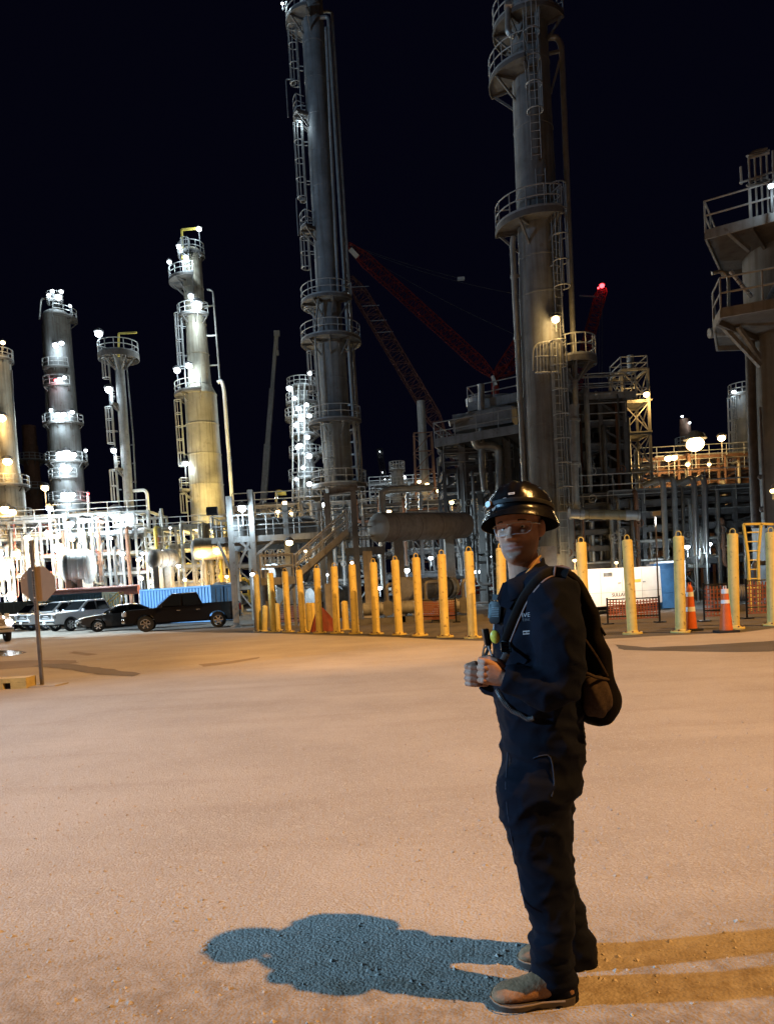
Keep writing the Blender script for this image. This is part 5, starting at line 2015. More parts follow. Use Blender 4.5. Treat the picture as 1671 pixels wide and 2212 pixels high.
# ------------------------------------------------------------------ orange mesh barriers, channeliser posts, ladder frame
M_MESH = mat('orange_barrier_mesh', (.26, .085, .05), .7, 0, .2, 6)


def mesh_barrier(label, p0, p1, h):
    p0, p1 = Vector(p0), Vector(p1)
    t = thing('mesh_barrier', label, 'barrier', ((p0 + p1) / 2), 'orange mesh barriers behind the bollards')
    ux = (p1 - p0).normalized()
    for q in (p0, p1):
        b = MB()
        b.tube(q, q + Vector((0, 0, h + .06)), .03, 8)
        b.box(q + Vector((0, 0, .02)), (.3, .3, .04))
        b.build('post', M_BLACK, t)
    b = MB()
    for z in (h * .3, h):
        b.tube(p0 + Vector((0, 0, z)), p1 + Vector((0, 0, z)), .022, 6)
    b.build('rail', M_BLACK, t)
    b = MB()
    L_ = (p1 - p0).length
    n_ = int(L_ / .09)
    for i in range(n_ + 1):
        q = p0 + ux * L_ * i / n_
        sag = .05 * math.sin(math.pi * i / n_)
        b.beam(q + Vector((0, 0, .16)), q + Vector((0, 0, h - sag)), .038, .008)
    for k in range(8):
        z = .16 + (h - .16) * k / 8
        b.path([p0 + ux * L_ * i / 10 + Vector((0, .004 * (i % 2), z - .05 * math.sin(math.pi * i / 10) * k / 8)) for i in range(11)], .022, 4, flat=(.024, .004), upv=(0, 0, 1))
    b.build('mesh_panel', M_MESH, t, 20)


g0, g1 = G(1312, 1348), G(1424, 1344)
mesh_barrier('orange mesh barrier in front of the white trailer', g0, g1, ZAT(g0.x, g0.y, 1295))
g0, g1 = G(1520, 1342), G(1572, 1340)
mesh_barrier('orange mesh barrier between the two striped channeliser posts', g0, g1, 1.1)
g0, g1 = G(1612, 1336), G(1690, 1332)
mesh_barrier('orange mesh barrier at the right edge beneath the ladder frame', g0, g1, 1.15)
g0, g1 = G(600, 1350), G(700, 1346)
mesh_barrier('orange mesh barrier behind the leftmost bollards', g0, g1, 1.0)
g0, g1 = G(905, 1346), G(985, 1344)
mesh_barrier('dusty orange mesh barrier behind the bollards left of the worker', g0, g1, .95)
M_ORG = mat('orange_plastic', (.62, .13, .025), .5, 0, .1, 6)
for k, (px, py, ytop, lb) in enumerate(((1491, 1362, 1262, 'orange channeliser post with two white bands, left one of the pair'), (1567, 1366, 1270, 'orange channeliser post with white bands, right one with the white top'))):
    q = G(px, py)
    h = ZAT(q.x, q.y, ytop)
    t = thing('channeliser_post', lb, 'traffic cone', (q.x, q.y, 0), 'striped channeliser posts')
    b = MB()

    def rz(f):
        return .155 - .085 * f
    b.lathe([(rz(0), .05), (rz(.9), h * .9), (rz(.92), h * .92), (.05, h * .97), (.01, h)], (q.x, q.y, 0), 22)
    b.build('cone_body', M_ORG, t)
    b = MB()
    b.prism([(-.25, -.2), (.25, -.2), (.25, .2), (-.25, .2)], .06, Matrix.Identity(3), (q.x, q.y, .004))
    b.build('base', M_RUBBER, t, bevel=.02)
    for f0, f1 in (((.42, .52), (.74, .84)) if k == 0 else ((.66, .74), (.88, .985))):
        b = MB()
        b.lathe([(rz(f0) + .004, h * f0), (rz(min(f1, .92)) + .004, h * f1)], (q.x, q.y, 0), 22)
        b.build('white_band', M_WHITE, t)
    b = MB()
    b.path([(q.x - .03, q.y, h - .02), (q.x - .03, q.y, h + .05), (q.x + .03, q.y, h + .05), (q.x + .03, q.y, h - .02)], .012, 6)
    b.build('handle', M_WHITE if k else M_ORG, t)
Yl = 24
t = thing('ladder_frame', 'yellow tapering ladder frame standing behind the bollards at the right edge', 'frame', (P(1622, 1300, Yl).x, Yl, 0))
b = MB()
for (x0, x1, x2) in ((1604, 1614, 1620), (1642, 1636, 1638)):
    b.path([P(x0, 1131, Yl), P(x1, 1200, Yl), P(x2, 1318, Yl)], .05, 4)
b.path([P(1604, 1132, Yl), P(1642, 1131, Yl), P(1668, 1132, Yl)], .05, 4)
b.build('uprights', M_YELB, t)
b = MB()
for k in range(8):
    b.tube(P(1612, 1150 + k * 20, Yl), P(1640, 1149 + k * 20, Yl), .022, 6)
b.build('rungs', M_YELB, t)
# ------------------------------------------------------------------ the worker
from mathutils.bvhtree import BVHTree


def bake(b, name, mt, parent, voxel, smooth_it=4, disp=None):
    """join overlapping closed pieces into one continuous surface"""
    o = b.build(name, mt, parent)
    md = o.modifiers.new('join', 'REMESH')
    md.mode = 'VOXEL'
    md.voxel_size = voxel
    md.use_smooth_shade = True
    if smooth_it:
        sm = o.modifiers.new('soften', 'SMOOTH')
        sm.factor = 0.5
        sm.iterations = smooth_it
    bpy.context.view_layer.update()
    me = bpy.data.meshes.new_from_object(o.evaluated_get(bpy.context.evaluated_depsgraph_get()))
    o.modifiers.clear()
    o.data = me
    me.materials.clear()
    me.materials.append(mt)
    if disp:
        org = ORG[o.name]
        new = [v.co + v.normal * disp(v.co + org, v.normal) for v in me.vertices]
        for v, c in zip(me.vertices, new):
            v.co = c
    me.polygons.foreach_set('use_smooth', [True] * len(me.polygons))
    return o


M_NAVY = mat('navy_coverall_cloth', (.0034, .0044, .0092), .9, 0, .25, 9, bump=.35, bscale=260, spec=.10, bdist=.003)
M_SKIN = bpy.data.materials.new('skin')
M_SKIN.use_nodes = True
nt = M_SKIN.node_tree
bs = nt.nodes['Principled BSDF']
bs.inputs['Roughness'].default_value = .58
bs.inputs['Specular IOR Level'].default_value = .28
bs.inputs['Subsurface Weight'].default_value = .08
bs.inputs['Subsurface Radius'].default_value = (.01, .004, .002)
tc = nt.nodes.new('ShaderNodeTexCoord')
nz = nt.nodes.new('ShaderNodeTexNoise')
nz.inputs['Scale'].default_value = 38
nz.inputs['Detail'].default_value = 6
nt.links.new(tc.outputs['Object'], nz.inputs['Vector'])
rp = nt.nodes.new('ShaderNodeValToRGB')
rp.color_ramp.elements[0].position = .3
rp.color_ramp.elements[1].position = .7
rp.color_ramp.elements[0].color = (.29, .150, .098, 1)
rp.color_ramp.elements[1].color = (.385, .215, .148, 1)
nt.links.new(nz.outputs['Fac'], rp.inputs['Fac'])
ta = nt.nodes.new('ShaderNodeAttribute')
ta.attribute_name = 'skin_tint'
sc_ = nt.nodes.new('ShaderNodeSeparateColor')
nt.links.new(ta.outputs['Color'], sc_.inputs[0])
src = rp.outputs['Color']
for ch_, col_ in ((1, (.15, .095, .07, 1)), (0, (.26, .105, .085, 1))):
    mx = nt.nodes.new('ShaderNodeMix')
    mx.data_type = 'RGBA'
    nt.links.new(sc_.outputs[ch_], mx.inputs[0])
    nt.links.new(src, mx.inputs[6])
    mx.inputs[7].default_value = col_
    src = mx.outputs[2]
nt.links.new(src, bs.inputs['Base Color'])
bpn = nt.nodes.new('ShaderNodeBump')
bpn.inputs['Strength'].default_value = .18
bpn.inputs['Distance'].default_value = .004
nz2 = nt.nodes.new('ShaderNodeTexNoise')
nz2.inputs['Scale'].default_value = 220
nt.links.new(tc.outputs['Object'], nz2.inputs['Vector'])
nt.links.new(nz2.outputs['Fac'], bpn.inputs['Height'])
nt.links.new(bpn.outputs['Normal'], bs.inputs['Normal'])

YM = 2.72
foot = G(1190, 2130)
per = thing('person', 'worker in navy coveralls, dark hard hat and clear glasses, fists on backpack straps', 'person', (foot.x, foot.y, 0.004))


def ring(py, x0, x1, Yc, hd, n=30, sq=2.4, dpy=0.0):
    """horizontal section: silhouette columns x0..x1 at row py, centre depth Yc, half depth hd"""
    k_ = .38 * hd / Yc          # the nearer half of a section looks larger: keep the outline on its columns
    x1 -= k_ * (x1 - CX)
    x0 += k_ * (x0 - CX)
    c = P((x0 + x1) / 2, py, Yc)
    a = (x1 - x0) / 2 * Yc / FP
    out = []
    for i in range(n):
        t = 2 * math.pi * i / n
        ct, st_ = math.cos(t), math.sin(t)
        x = a * math.copysign(abs(ct) ** (2 / sq), ct)
        out.append(Vector((c.x + x, c.y + hd * math.copysign(abs(st_) ** (2 / sq), st_), c.z + x * -.0 + dpy)))
    return out


def resample(tab, k):
    """smooth (Catmull-Rom) rows between table rows"""
    out = []
    n = len(tab)
    for i in range(n - 1):
        p0, p1, p2, p3 = tab[max(i - 1, 0)], tab[i], tab[i + 1], tab[min(i + 2, n - 1)]
        for j in range(k):
            t = j / k
            out.append([.5 * ((2 * b) + (-a + c) * t + (2 * a - 5 * b + 4 * c - d) * t * t + (-a + 3 * b - 3 * c + d) * t ** 3) for a, b, c, d in zip(p0, p1, p2, p3)])
    out.append(list(tab[-1]))
    return out


cv = MB()
torso = [  # row, front, back, centre depth, half depth
    (1216, 1104, 1172, 2.74, .062), (1236, 1103, 1190, 2.735, .085), (1252, 1098, 1216, 2.73, .15), (1275, 1084, 1236, 2.725, .205), (1300, 1070, 1248, 2.72, .225), (1340, 1062, 1256, 2.715, .222),
    (1400, 1058, 1260, 2.71, .205), (1470, 1060, 1262, 2.71, .19), (1530, 1067, 1262, 2.71, .182), (1575, 1077, 1266, 2.71, .185), (1605, 1075, 1270, 2.71, .19), (1625, 1081, 1269, 2.71, .19),
    (1660, 1074, 1262, 2.71, .192), (1695, 1064, 1260, 2.71, .192), (1722, 1072, 1238, 2.71, .17), (1745, 1095, 1220, 2.71, .12)]
cv.loft([ring(*r) for r in resample(torso, 3)])
near = [(1640, 1088, 1262, 2.63, .09), (1695, 1066, 1258, 2.61, .115), (1726, 1067, 1242, 2.61, .118), (1776, 1080, 1241, 2.605, .112), (1812, 1092, 1236, 2.60, .106), (1858, 1110, 1236, 2.595, .10), (1890, 1116, 1242, 2.59, .096),
        (1947, 1126, 1242, 2.585, .092), (2004, 1146, 1241, 2.58, .09), (2037, 1139, 1241, 2.575, .09), (2078, 1145, 1243, 2.60, .092), (2107, 1140, 1250, 2.615, .096), (2130, 1136, 1254, 2.62, .096), (2160, 1146, 1255, 2.62, .092)]
cv.loft([ring(*r) for r in resample(near, 3)])
far = [(1640, 1095, 1258, 2.80, .09), (1695, 1075, 1256, 2.82, .11), (1726, 1085, 1245, 2.83, .112), (1776, 1105, 1240, 2.84, .105), (1850, 1130, 1240, 2.85, .098), (1906, 1148, 1247, 2.86, .092), (1955, 1160, 1266, 2.85, .09),
       (2000, 1172, 1275, 2.85, .09), (2035, 1164, 1290, 2.85, .10), (2062, 1160, 1296, 2.855, .104), (2088, 1164, 1297, 2.855, .098)]
cv.loft([ring(*r) for r in resample(far, 3)])
# sleeves
cv.path([P(1170, 1268, 2.60), P(1192, 1292, 2.52), P(1204, 1350, 2.485), P(1211, 1420, 2.475), P(1213, 1474, 2.475)], [.085, .096, .090, .083, .077], 22)
cv.path([P(1212, 1440, 2.475), P(1208, 1484, 2.475), P(1180, 1492, 2.47), P(1140, 1480, 2.475), P(1105, 1469, 2.49), P(1089, 1465, 2.50)], [.076, .080, .073, .062, .053, .049], 22)
cv.path([P(1150, 1268, 2.86), P(1172, 1300, 2.93), P(1182, 1380, 2.95), P(1186, 1480, 2.94)], [.085, .095, .088, .08], 18)
cv.path([P(1186, 1470, 2.94), P(1160, 1502, 2.93), P(1100, 1488, 2.87), P(1066, 1474, 2.82), P(1052, 1468, 2.80)], [.078, .075, .062, .052, .046], 18)


def folds(p, n):
    q = p - Vector((foot.x, foot.y, 0))
    a = noise.noise(Vector((q.x * 7, q.y * 7, q.z * 11)))
    r1 = 1 - abs(noise.noise(Vector((q.x * 6 + q.z * 5, q.y * 6, q.z * 9 - q.x * 5 + 4))))
    r2 = 1 - abs(noise.noise(Vector((q.x * 12 - q.z * 9, q.y * 12 + 3, q.z * 17 + q.x * 7))))
    d = a * .004 + (r1 ** 5 - .4) * .010 + (r2 ** 6 - .25) * .0045
    z = q.z
    stack = max(0, 1 - abs(z - .17) / .2) + .6 * max(0, 1 - abs(z - .52) / .14) + .5 * max(0, 1 - abs(z - .92) / .1) + .7 * max(0, 1 - abs(z - 1.0) / .12)
    d += stack * .0035 * math.sin(z * 95 + 5 * noise.noise(q * 6) + q.x * 25)
    return d


cov = bake(cv, 'coverall', M_NAVY, per, .009, 6, folds)
bpy.context.view_layer.update()
BV = BVHTree.FromPolygons([v.co + ORG[cov.name] for v in cov.data.vertices], [tuple(p.vertices) for p in cov.data.polygons])


def hit(px, py, off=.0, Yd=2.5):
    d = (P(px, py, 2.5) - CAM).normalized()
    loc, nr, i, ds = BV.ray_cast(CAM, d, 6)
    if loc is None:
        return P(px, py, Yd), Vector((0, -1, 0))
    return loc + nr * off, nr


def facing(nr):
    z = nr.normalized()
    y = (Vector((-.05, 0, 1)) - z * z.dot(Vector((-.05, 0, 1)))).normalized()
    return Matrix((y.cross(z), y, z)).transposed()


# ---- head frame
HC = P(1119, 1141, 2.70)
yaw = R(27)
hf = Vector((-math.sin(yaw), -math.cos(yaw), .0)).normalized()
hu = (Vector((-.045, 0, 1)) - hf * hf.dot(Vector((-.045, 0, 1)))).normalized()
hv = hu.cross(hf)


def HL(f, v, u):
    return HC + hf * f + hv * v + hu * u


def gs(x, s):
    return math.exp(-(x * x) / (2 * s * s))


tab = [(-.132, .050, .004, .014), (-.127, .078, .004, .028), (-.116, .090, .010, .042), (-.10, .093, .028, .052), (-.08, .091, .048, .061), (-.06, .091, .062, .066), (-.04, .092, .072, .069), (-.02, .092, .082, .072),
       (0, .091, .09, .073), (.02, .095, .096, .075), (.045, .094, .10, .077), (.07, .086, .10, .075), (.095, .068, .085, .062), (.115, .042, .06, .042), (.125, .012, .02, .012)]
rows = resample(tab, 7)
bd = MB()
rings = []
for u, ff, fb, vw in rows:
    r_ = []
    for i in range(110):
        t = 2 * math.pi * i / 110
        c, s_ = math.cos(t), math.sin(t)
        sq = 2.25
        f = (ff if c > 0 else fb) * math.copysign(abs(c) ** (2 / sq), c)
        v = vw * math.copysign(abs(s_) ** (2 / sq), s_)
        if c > 0:
            k = min(1, c * 2.2)
            d = 0
            for sg in (-1, 1):
                d += .007 * gs(v - sg * .03, .018) * gs(u - .021, .007)
                d -= .015 * gs(v - sg * .033, .0145) * gs(u - .001, .0095)
                d += .006 * gs(v - sg * .05, .016) * gs(u + .022, .014)
                d += .011 * gs(v - sg * .0135, .006) * gs(u + .039, .006)
                d -= .004 * gs(v - sg * .03, .007) * gs(u + .056, .016)
                d += .005 * gs(v - sg * .04, .014) * gs(u + .085, .02)
            tn = (.012 - u) / .052
            if tn > 0:
                amp = (.007 + .024 * min(1, tn)) * (1 if tn < 1 else math.exp(-((tn - 1) * 6) ** 2))
                amp *= min(1, tn * 5)
                d += amp * gs(v, .0075 + .005 * min(1, tn))
            d += .006 * gs(v, .019) * gs(u + .0625, .0048)
            d -= .006 * gs(v, .021) * gs(u + .0690, .0022)
            d += .008 * gs(v, .016) * gs(u + .0765, .0050)
            d -= .005 * gs(v, .018) * gs(u + .090, .006)
            d += .008 * gs(v, .018) * gs(u + .110, .013)
            f += d * k
        r_.append(HL(f, v, u))
    rings.append(r_)
bd.loft(rings)
Mh = Matrix((hf, hv, hu)).transposed()
for sg in (-1, 1):
    bd.ball(HL(-.012, sg * .077, -.010), (.019, .009, .031), 14, 10, Mh @ Matrix.Rotation(R(sg * -14), 3, 'Z'))
    bd.ball(HL(-.008, sg * .086, -.006), (.016, .006, .030), 12, 8, Mh @ Matrix.Rotation(R(sg * -25), 3, 'Z'))
    bd.ball(HL(.0605, sg * .033, .0065), (.013, .016, .0085), 12, 8, Mh)
    bd.ball(HL(.0610, sg * .033, -.0105), (.012, .015, .0055), 12, 8, Mh)
# neck, and a core that joins head, arms and hands under the cloth
bd.path([HL(-.012, 0, -.06), HL(-.02, 0, -.11), P(1137, 1250, 2.735), P(1150, 1300, 2.73), P(1150, 1420, 2.72)], [.052, .057, .064, .09, .09], 22)
bd.path([P(1150, 1290, 2.73), P(1195, 1300, 2.54), P(1210, 1400, 2.475), P(1208, 1482, 2.475), P(1150, 1478, 2.475), P(1092, 1463, 2.50)], [.04, .04, .036, .034, .03, .027], 12)
bd.path([P(1150, 1290, 2.73), P(1172, 1310, 2.92), P(1184, 1470, 2.94), P(1120, 1488, 2.89), P(1053, 1467, 2.80)], [.04, .04, .034, .03, .026], 12)


def hand(Cw, ys, tilt):
    ax, az = Vector((-math.cos(tilt), 0, math.sin(tilt))), Vector((math.sin(tilt), 0, math.cos(tilt)))
    ay = Vector((0, ys, 0))

    def H(x, y, z):
        return Cw + ax * x + ay * y + az * z
    rg = []
    for x, zc, hz, hy, yc in ((-.02, -.002, .025, .021, 0), (.0, .0, .027, .021, 0), (.018, .006, .035, .020, .002), (.04, .013, .041, .019, .004), (.06, .017, .043, .018, .006), (.074, .018, .040, .013, .010)):
        rg.append([H(x, yc + hy * math.copysign(abs(math.sin(t)) ** .8, math.sin(t)), zc + hz * math.copysign(abs(math.cos(t)) ** .75, math.cos(t))) for t in [2 * math.pi * i / 20 for i in range(20)]])
    bd.loft(rg)
    for zz_, l, r in ((.034, 1.0, .0110), (.0115, 1.06, .0112), (-.0110, 1.0, .0107), (-.0315, .86, .0095)):
        z = .018 + zz_
        bd.ball(H(.0715, -.002, z), r * 1.02, 12, 8)
        bd.path([H(.062, .0, z), H(.073, .0, z), H(.073 + .012 * l, .024, z - .001), H(.064 + .006 * l, .046 * l, z - .002), H(.044, .050 * l, z - .003), H(.026, .038, z - .003)], [r, r * 1.04, r * .98, r * .95, r * .9, r * .8], 12)
    bd.path([H(.006, .008, .030), H(.030, .018, .050), H(.056, .032, .062), H(.080, .036, .056)], [.016, .0155, .0130, .0100], 12)
    bd.ball(H(.082, .036, .056), .0102, 10, 8)


hand(P(1090, 1464, 2.50), 1, R(6))
hand(P(1053, 1467, 2.80), -1, R(4))
body = bake(bd, 'body', M_SKIN, per, .0034, 3)
at = body.data.color_attributes.new('skin_tint', 'FLOAT_COLOR', 'POINT')
for i, v in enumerate(body.data.vertices):
    q = v.co + ORG[body.name] - HC
    f_, v_, u_ = q.dot(hf), q.dot(hv), q.dot(hu)
    lip = stub = 0
    if f_ > .02 and q.length < .2:
        lip = gs(u_ + .0695, .0075) * gs(v_, .019) if f_ > .07 else 0
        stub = max(0, min(1, (-u_ - .045) / .02)) * .55 * max(0, min(1, (.13 + u_) / .02 + .4))
        stub *= 1 - .8 * lip
        if abs(v_) < .03 and -.06 < u_ < -.047:
            stub = max(stub, .5)
    fing = .5 + .5 * noise.noise(v.co * 30)
    at.data[i].color = (lip, stub, fing, 1)
M_EYE = mat('eye_white', (.62, .58, .54), .2, 0, .03, 5)
M_IRIS = mat('iris', (.02, .016, .014), .1, 0, .1, 40)
for sg in (-1, 1):
    b = MB()
    ec = HL(.0615, sg * .033, -.0015)
    b.ball(ec, .0128, 18, 12)
    e = b.build('eye', M_EYE, per)
    b = MB()
    gz = (CAM + Vector((-.25, 0, .1)) - ec).normalized()
    b.ball(ec + gz * .0078, .0062, 12, 8)
    b.build('iris', M_IRIS, e)
    b = MB()
    b.path([HL(.094 - abs(v - .033) * .25 - max(0, v - .03) * .55, sg * v, .0185 + .004 * gs(v - .036, .012)) for v in (.014, .022, .03, .038, .046, .053)], [.0028, .0036, .0036, .003, .0026, .0014], 6)
    b.build('eyebrow', mat('brow_hair', (.035, .022, .015), .9), per)
# short hair at the back and sides under the hat
b = MB()
rg = []
for u, ff, fb, vw in rows:
    if -.05 < u < .06:
        rg.append([HL(-.02 - (fb - .018) * math.sin(math.pi * i / 20), (vw + .0015) * math.cos(math.pi * i / 20), u) for i in range(21)])
vs = [q for r in rg for q in r]
b.add(vs, [(j * 21 + i, j * 21 + i + 1, (j + 1) * 21 + i + 1, (j + 1) * 21 + i) for j in range(len(rg) - 1) for i in range(20)])
b.build('hair', mat('short_hair', (.03, .02, .014), .95, bump=.4, bscale=300), per)

# ---- hard hat: ridged dome and full brim
M_HAT = mat('glossy_dark_hat', (.006, .0055, .006), .24, 0, .6, 10, bump=.35, bscale=30, spec=.35, coat=.2, bdist=.006)
tp_ = R(-5)
tf_, tu_ = hf * math.cos(tp_) - hu * math.sin(tp_) * -1, hu * math.cos(tp_) + hf * math.sin(tp_) * -1
tf_ = (hf * math.cos(R(8)) + hu * math.sin(R(8)))
tu_ = (hu * math.cos(R(8)) - hf * math.sin(R(8)))


def HT(f, v, u):
    return HC + hu * .034 + tf_ * (f + .004) + hv * (v + .010) + tu_ * u


b = MB()
rg = []
for j in range(26):
    t = j / 25
    if t < .24:                      # brim, underside then edge
        k = t / .24
        e, z = 1.16 - .02 * k, -.020 + .004 * k
        if k < .01:
            e, z = 1.02, .0
    else:
        k = (t - .24) / .76
        if k < .12:
            e, z = 1.13 - .12 * (k / .12), -.013 + .022 * (k / .12) ** .6
        else:
            k2 = (k - .12) / .88
            e = math.cos(k2 * math.pi / 2) ** .72
            z = .012 + .112 * math.sin(k2 * math.pi / 2)
    ring_ = []
    for i in range(72):
        a = 2 * math.pi * i / 72
        c, s_ = math.cos(a), math.sin(a)
        fr, vr = (.140 if c > 0 else .138), .119
        f, v = fr * e * c, vr * e * s_
        if e > 1.05:
            f *= 1.05 if c > 0 else 1.0
            dz = -.012 * (e - 1) / .16 * (abs(s_) ** 2) - .006 * (1 if c < 0 else 0) * abs(c)
        else:
            dz = 0
            rd = .0055 * (gs(v, .010) + .8 * gs(abs(v) - .040, .007)) * max(0, min(1, (z - .05) / .03))
            rd += .004 * gs(z - .034, .006) * (.6 + .4 * c)
            dz += rd * (.4 + .6 * (z / .12))
            f += rd * c
            v += rd * s_ * .6
        ring_.append(HT(f, v, z + dz))
    rg.append(ring_)
b.loft(rg, cap=False)
hat = b.build('hard_hat', M_HAT, per, 50)
b = MB()
lin = []
for e_, z_ in ((1.125, -.0215), (1.06, -.012), (.97, -.004), (.80, .03), (.45, .06), (.05, .07)):
    lin.append([HT((.140 * (1.05 if math.cos(a) > 0 and e_ > 1.05 else 1) if math.cos(a) > 0 else .138) * e_ * math.cos(a), .119 * e_ * math.sin(a), z_ - (.012 * (e_ - 1) / .16 * math.sin(a) ** 2 + (.006 * abs(math.cos(a)) if math.cos(a) < 0 else 0) if e_ > 1.05 else 0)) for a in [2 * math.pi * i / 60 for i in range(60)]])
b.loft(lin, cap=False)
b.build('brim_shade_sheet', mat('brim_shade_matte', (.006, .005, .005), .95, 0, .1, 8, spec=.03), hat)  # added matte sheet that keeps the underside of the brim in the dark
hb = BVHTree.FromPolygons([v.co + ORG[hat.name] for v in hat.data.vertices], [tuple(p.vertices) for p in hat.data.polygons])


def hat_hit(px, py, off):
    d = (P(px, py, 2.5) - CAM).normalized()
    loc, nr, i, ds = hb.ray_cast(CAM, d, 6)
    if loc is None:
        return HT(.14, 0, .06), hf
    return loc + nr * off, nr


for (px, py, w_, h_, mt_, nm) in ((1104, 1066, .021, .0075, M_WHITE, 'name_sticker'), (1089, 1077, .012, .006, mat('grey_sticker', (.3, .32, .34), .5), 'sticker'), (1066, 1098, .020, .018, mat('worn_sticker', (.30, .22, .18), .6, 0, .5, 60), 'round_sticker')):
    q, nr = hat_hit(px, py, .0012)
    Mq = facing(nr)
    b = MB()
    if nm == 'round_sticker':
        b.prism([(w_ / 2 * math.cos(t * .45), h_ / 2 * math.sin(t * .45)) for t in range(14)], .0006, Mq, q)
    else:
        b.prism([(-w_ / 2, -h_ / 2), (w_ / 2, -h_ / 2), (w_ / 2, h_ / 2), (-w_ / 2, h_ / 2)], .0006, Mq, q)
    sk = b.build(nm, mt_, hat)
    if nm == 'name_sticker':
        b = MB()
        for i, x in enumerate((-.007, -.0035, -.001, .0015, .0045, .007)):
            b.box(q + Mq @ Vector((x, 0, .001)), (.0014, .0036 - .0008 * (i % 2), .0004), Mq)
        b.build('sticker_print', M_BLACK, sk)

b = MB()
b.path([HT(.142 * math.cos(a) * 1.0 + .002, .121 * math.sin(a), .030 + .006 * math.cos(a)) for a in [2 * math.pi * i / 48 for i in range(48)]], .006, 6, closed=True, flat=(.0085, .0028), upv=tuple(tu_))
b.build('hat_band', mat('rubber_band', (.012, .012, .013), .6, 0, .3, 30, spec=.2), hat)
b = MB()
cp = HT(.118, -.068, .034)
b.ball(cp, (.014, .012, .012), 14, 10)
b.tube(cp, cp + tf_ * .016 - hv * .006, .011, 14)
b.build('band_clip', mat('clip_brown', (.10, .06, .045), .35, 0, .4, 60), hat)
# ---- clear safety glasses
lens = gmat('clear_lens', (.10, .11, .12), .045, .02)
for sg in (-1, 1):
    b = MB()
    n1 = 12
    fs_, vs = [], []
    for j, (ut, wd) in enumerate(((.012, 1.0), (.004, 1.03), (-.008, 1.0), (-.019, .92), (-.027, .74))):
        for i in range(n1 + 1):
            v = .008 + (.060 * wd) * i / n1
            vs.append(HL(.112 - 9.0 * v * v, sg * v, ut))
    fs_ = [(j * (n1 + 1) + i, j * (n1 + 1) + i + 1, (j + 1) * (n1 + 1) + i + 1, (j + 1) * (n1 + 1) + i) for j in range(4) for i in range(n1)]
    b.add(vs, fs_)
    ln = b.build('lens', lens, per)
    b = MB()
    edge_ = vs[:n1 + 1] + [vs[j * (n1 + 1) + n1] for j in (1, 2, 3, 4)] + [vs[4 * (n1 + 1) + i] for i in range(n1 - 1, -1, -1)]
    b.path(edge_, .0011, 5)
    b.path([HL(.112 - 9 * .068 ** 2, sg * .068, .008), HL(.05, sg * .079, .008), HL(.0, sg * .084, .006), HL(-.02, sg * .083, -.004)], .0021, 5)
    b.path([HL(.111, sg * .008, .008), HL(.112, 0, .009)], .0016, 5)
    b.build('glasses_frame', mat('clear_frame', (.35, .37, .38), .15, 0, .1, 5, coat=.5), ln)

# ---- collar, lapel flap and shirt neckline
b = MB()
col_pts = [(1086, 1262, 2.655), (1100, 1252, 2.60), (1130, 1241, 2.595), (1158, 1222, 2.63), (1172, 1206, 2.70), (1168, 1206, 2.79), (1146, 1222, 2.85), (1115, 1240, 2.84)]
lo, hi = [], []
for px, py, Y in col_pts:
    q = P(px, py, Y)
    hi.append(q)
    lo.append(P(px + 10, py + 42, Y + (-.055 if Y < 2.72 else .03)))
for k, (A_, B_) in enumerate(((hi, lo),)):
    up_ = resample([list(q) for q in A_], 4)
    dn_ = resample([list(q) for q in B_], 4)
    vs, n_ = [], len(up_)
    for a_, c_ in zip(up_, dn_):
        a_, c_ = Vector(a_), Vector(c_)
        mid_ = (a_ + c_) / 2 + Vector((0, -.008 if a_.y < 2.72 else .008, .004))
        vs += [a_, mid_, c_]
    b.add(vs, [(3 * i + j, 3 * i + 3 + j, 3 * i + 4 + j, 3 * i + 1 + j) for i in range(n_ - 1) for j in range(2)])
cl = b.build('collar', M_NAVY, per, 70)
sd = cl.modifiers.new('cloth_thickness', 'SOLIDIFY')
sd.thickness = .006
sd.offset = 0
b = MB()
for px, py, Y, qx, qy in ((1108, 1258, 2.585, 1, 1),):
    tri = [P(1073, 1292, 2.60), P(1086, 1258, 2.615), P(1112, 1254, 2.575), P(1128, 1270, 2.55), P(1098, 1316, 2.56), P(1080, 1308, 2.585)]
    b.add(tri + [q + Vector((0, .012, 0)) for q in tri], [tuple(range(6)), tuple(range(11, 5, -1))] + [(i, (i + 1) % 6, 6 + (i + 1) % 6, 6 + i) for i in range(6)])
b.build('lapel', M_NAVY, per, 30)
b = MB()
b.path([P(1108, 1266, 2.66), P(1122, 1254, 2.655), P(1150, 1222, 2.660), P(1166, 1200, 2.70)], .004, 8)
b.build('shirt_collar', mat('ochre_shirt', (.42, .27, .10), .8), per)

# ---- writing and patch on the chest
M_PRINT = mat('reflective_print', (.42, .44, .46), .6)
q, nr = hit(1134, 1328, .004)
q = q + Vector((0, -.022, 0))
Mq = facing((nr + Vector((0, -1.2, 0))).normalized())
textmesh('chest_lettering', 'IVE', .021, M_PRINT, cov, Mq, q)
q2, _ = hit(1136, 1337, .004)
textmesh('chest_lettering', 'TING', .0135, mat('dim_print', (.12, .13, .14), .7), cov, Mq, Vector((q2.x, q.y, q2.z)))
q, nr = hit(1138, 1366, .003)
Mq = facing((nr + Vector((0, -1.2, 0))).normalized())
b = MB()
b.prism([(-.0135, -.0065), (.0135, -.0065), (.0135, .0065), (-.0135, .0065)], .001, Mq, q)
np_ = b.build('name_patch', mat('patch_white', (.55, .55, .55), .7), cov)
b = MB()
for x, w_ in ((-.0075, .009), (.003, .005), (.009, .005)):
    b.box(q + Mq @ Vector((x, 0, .0014)), (w_, .0045, .0006), Mq)
b.build('patch_print', M_BLACK, np_)

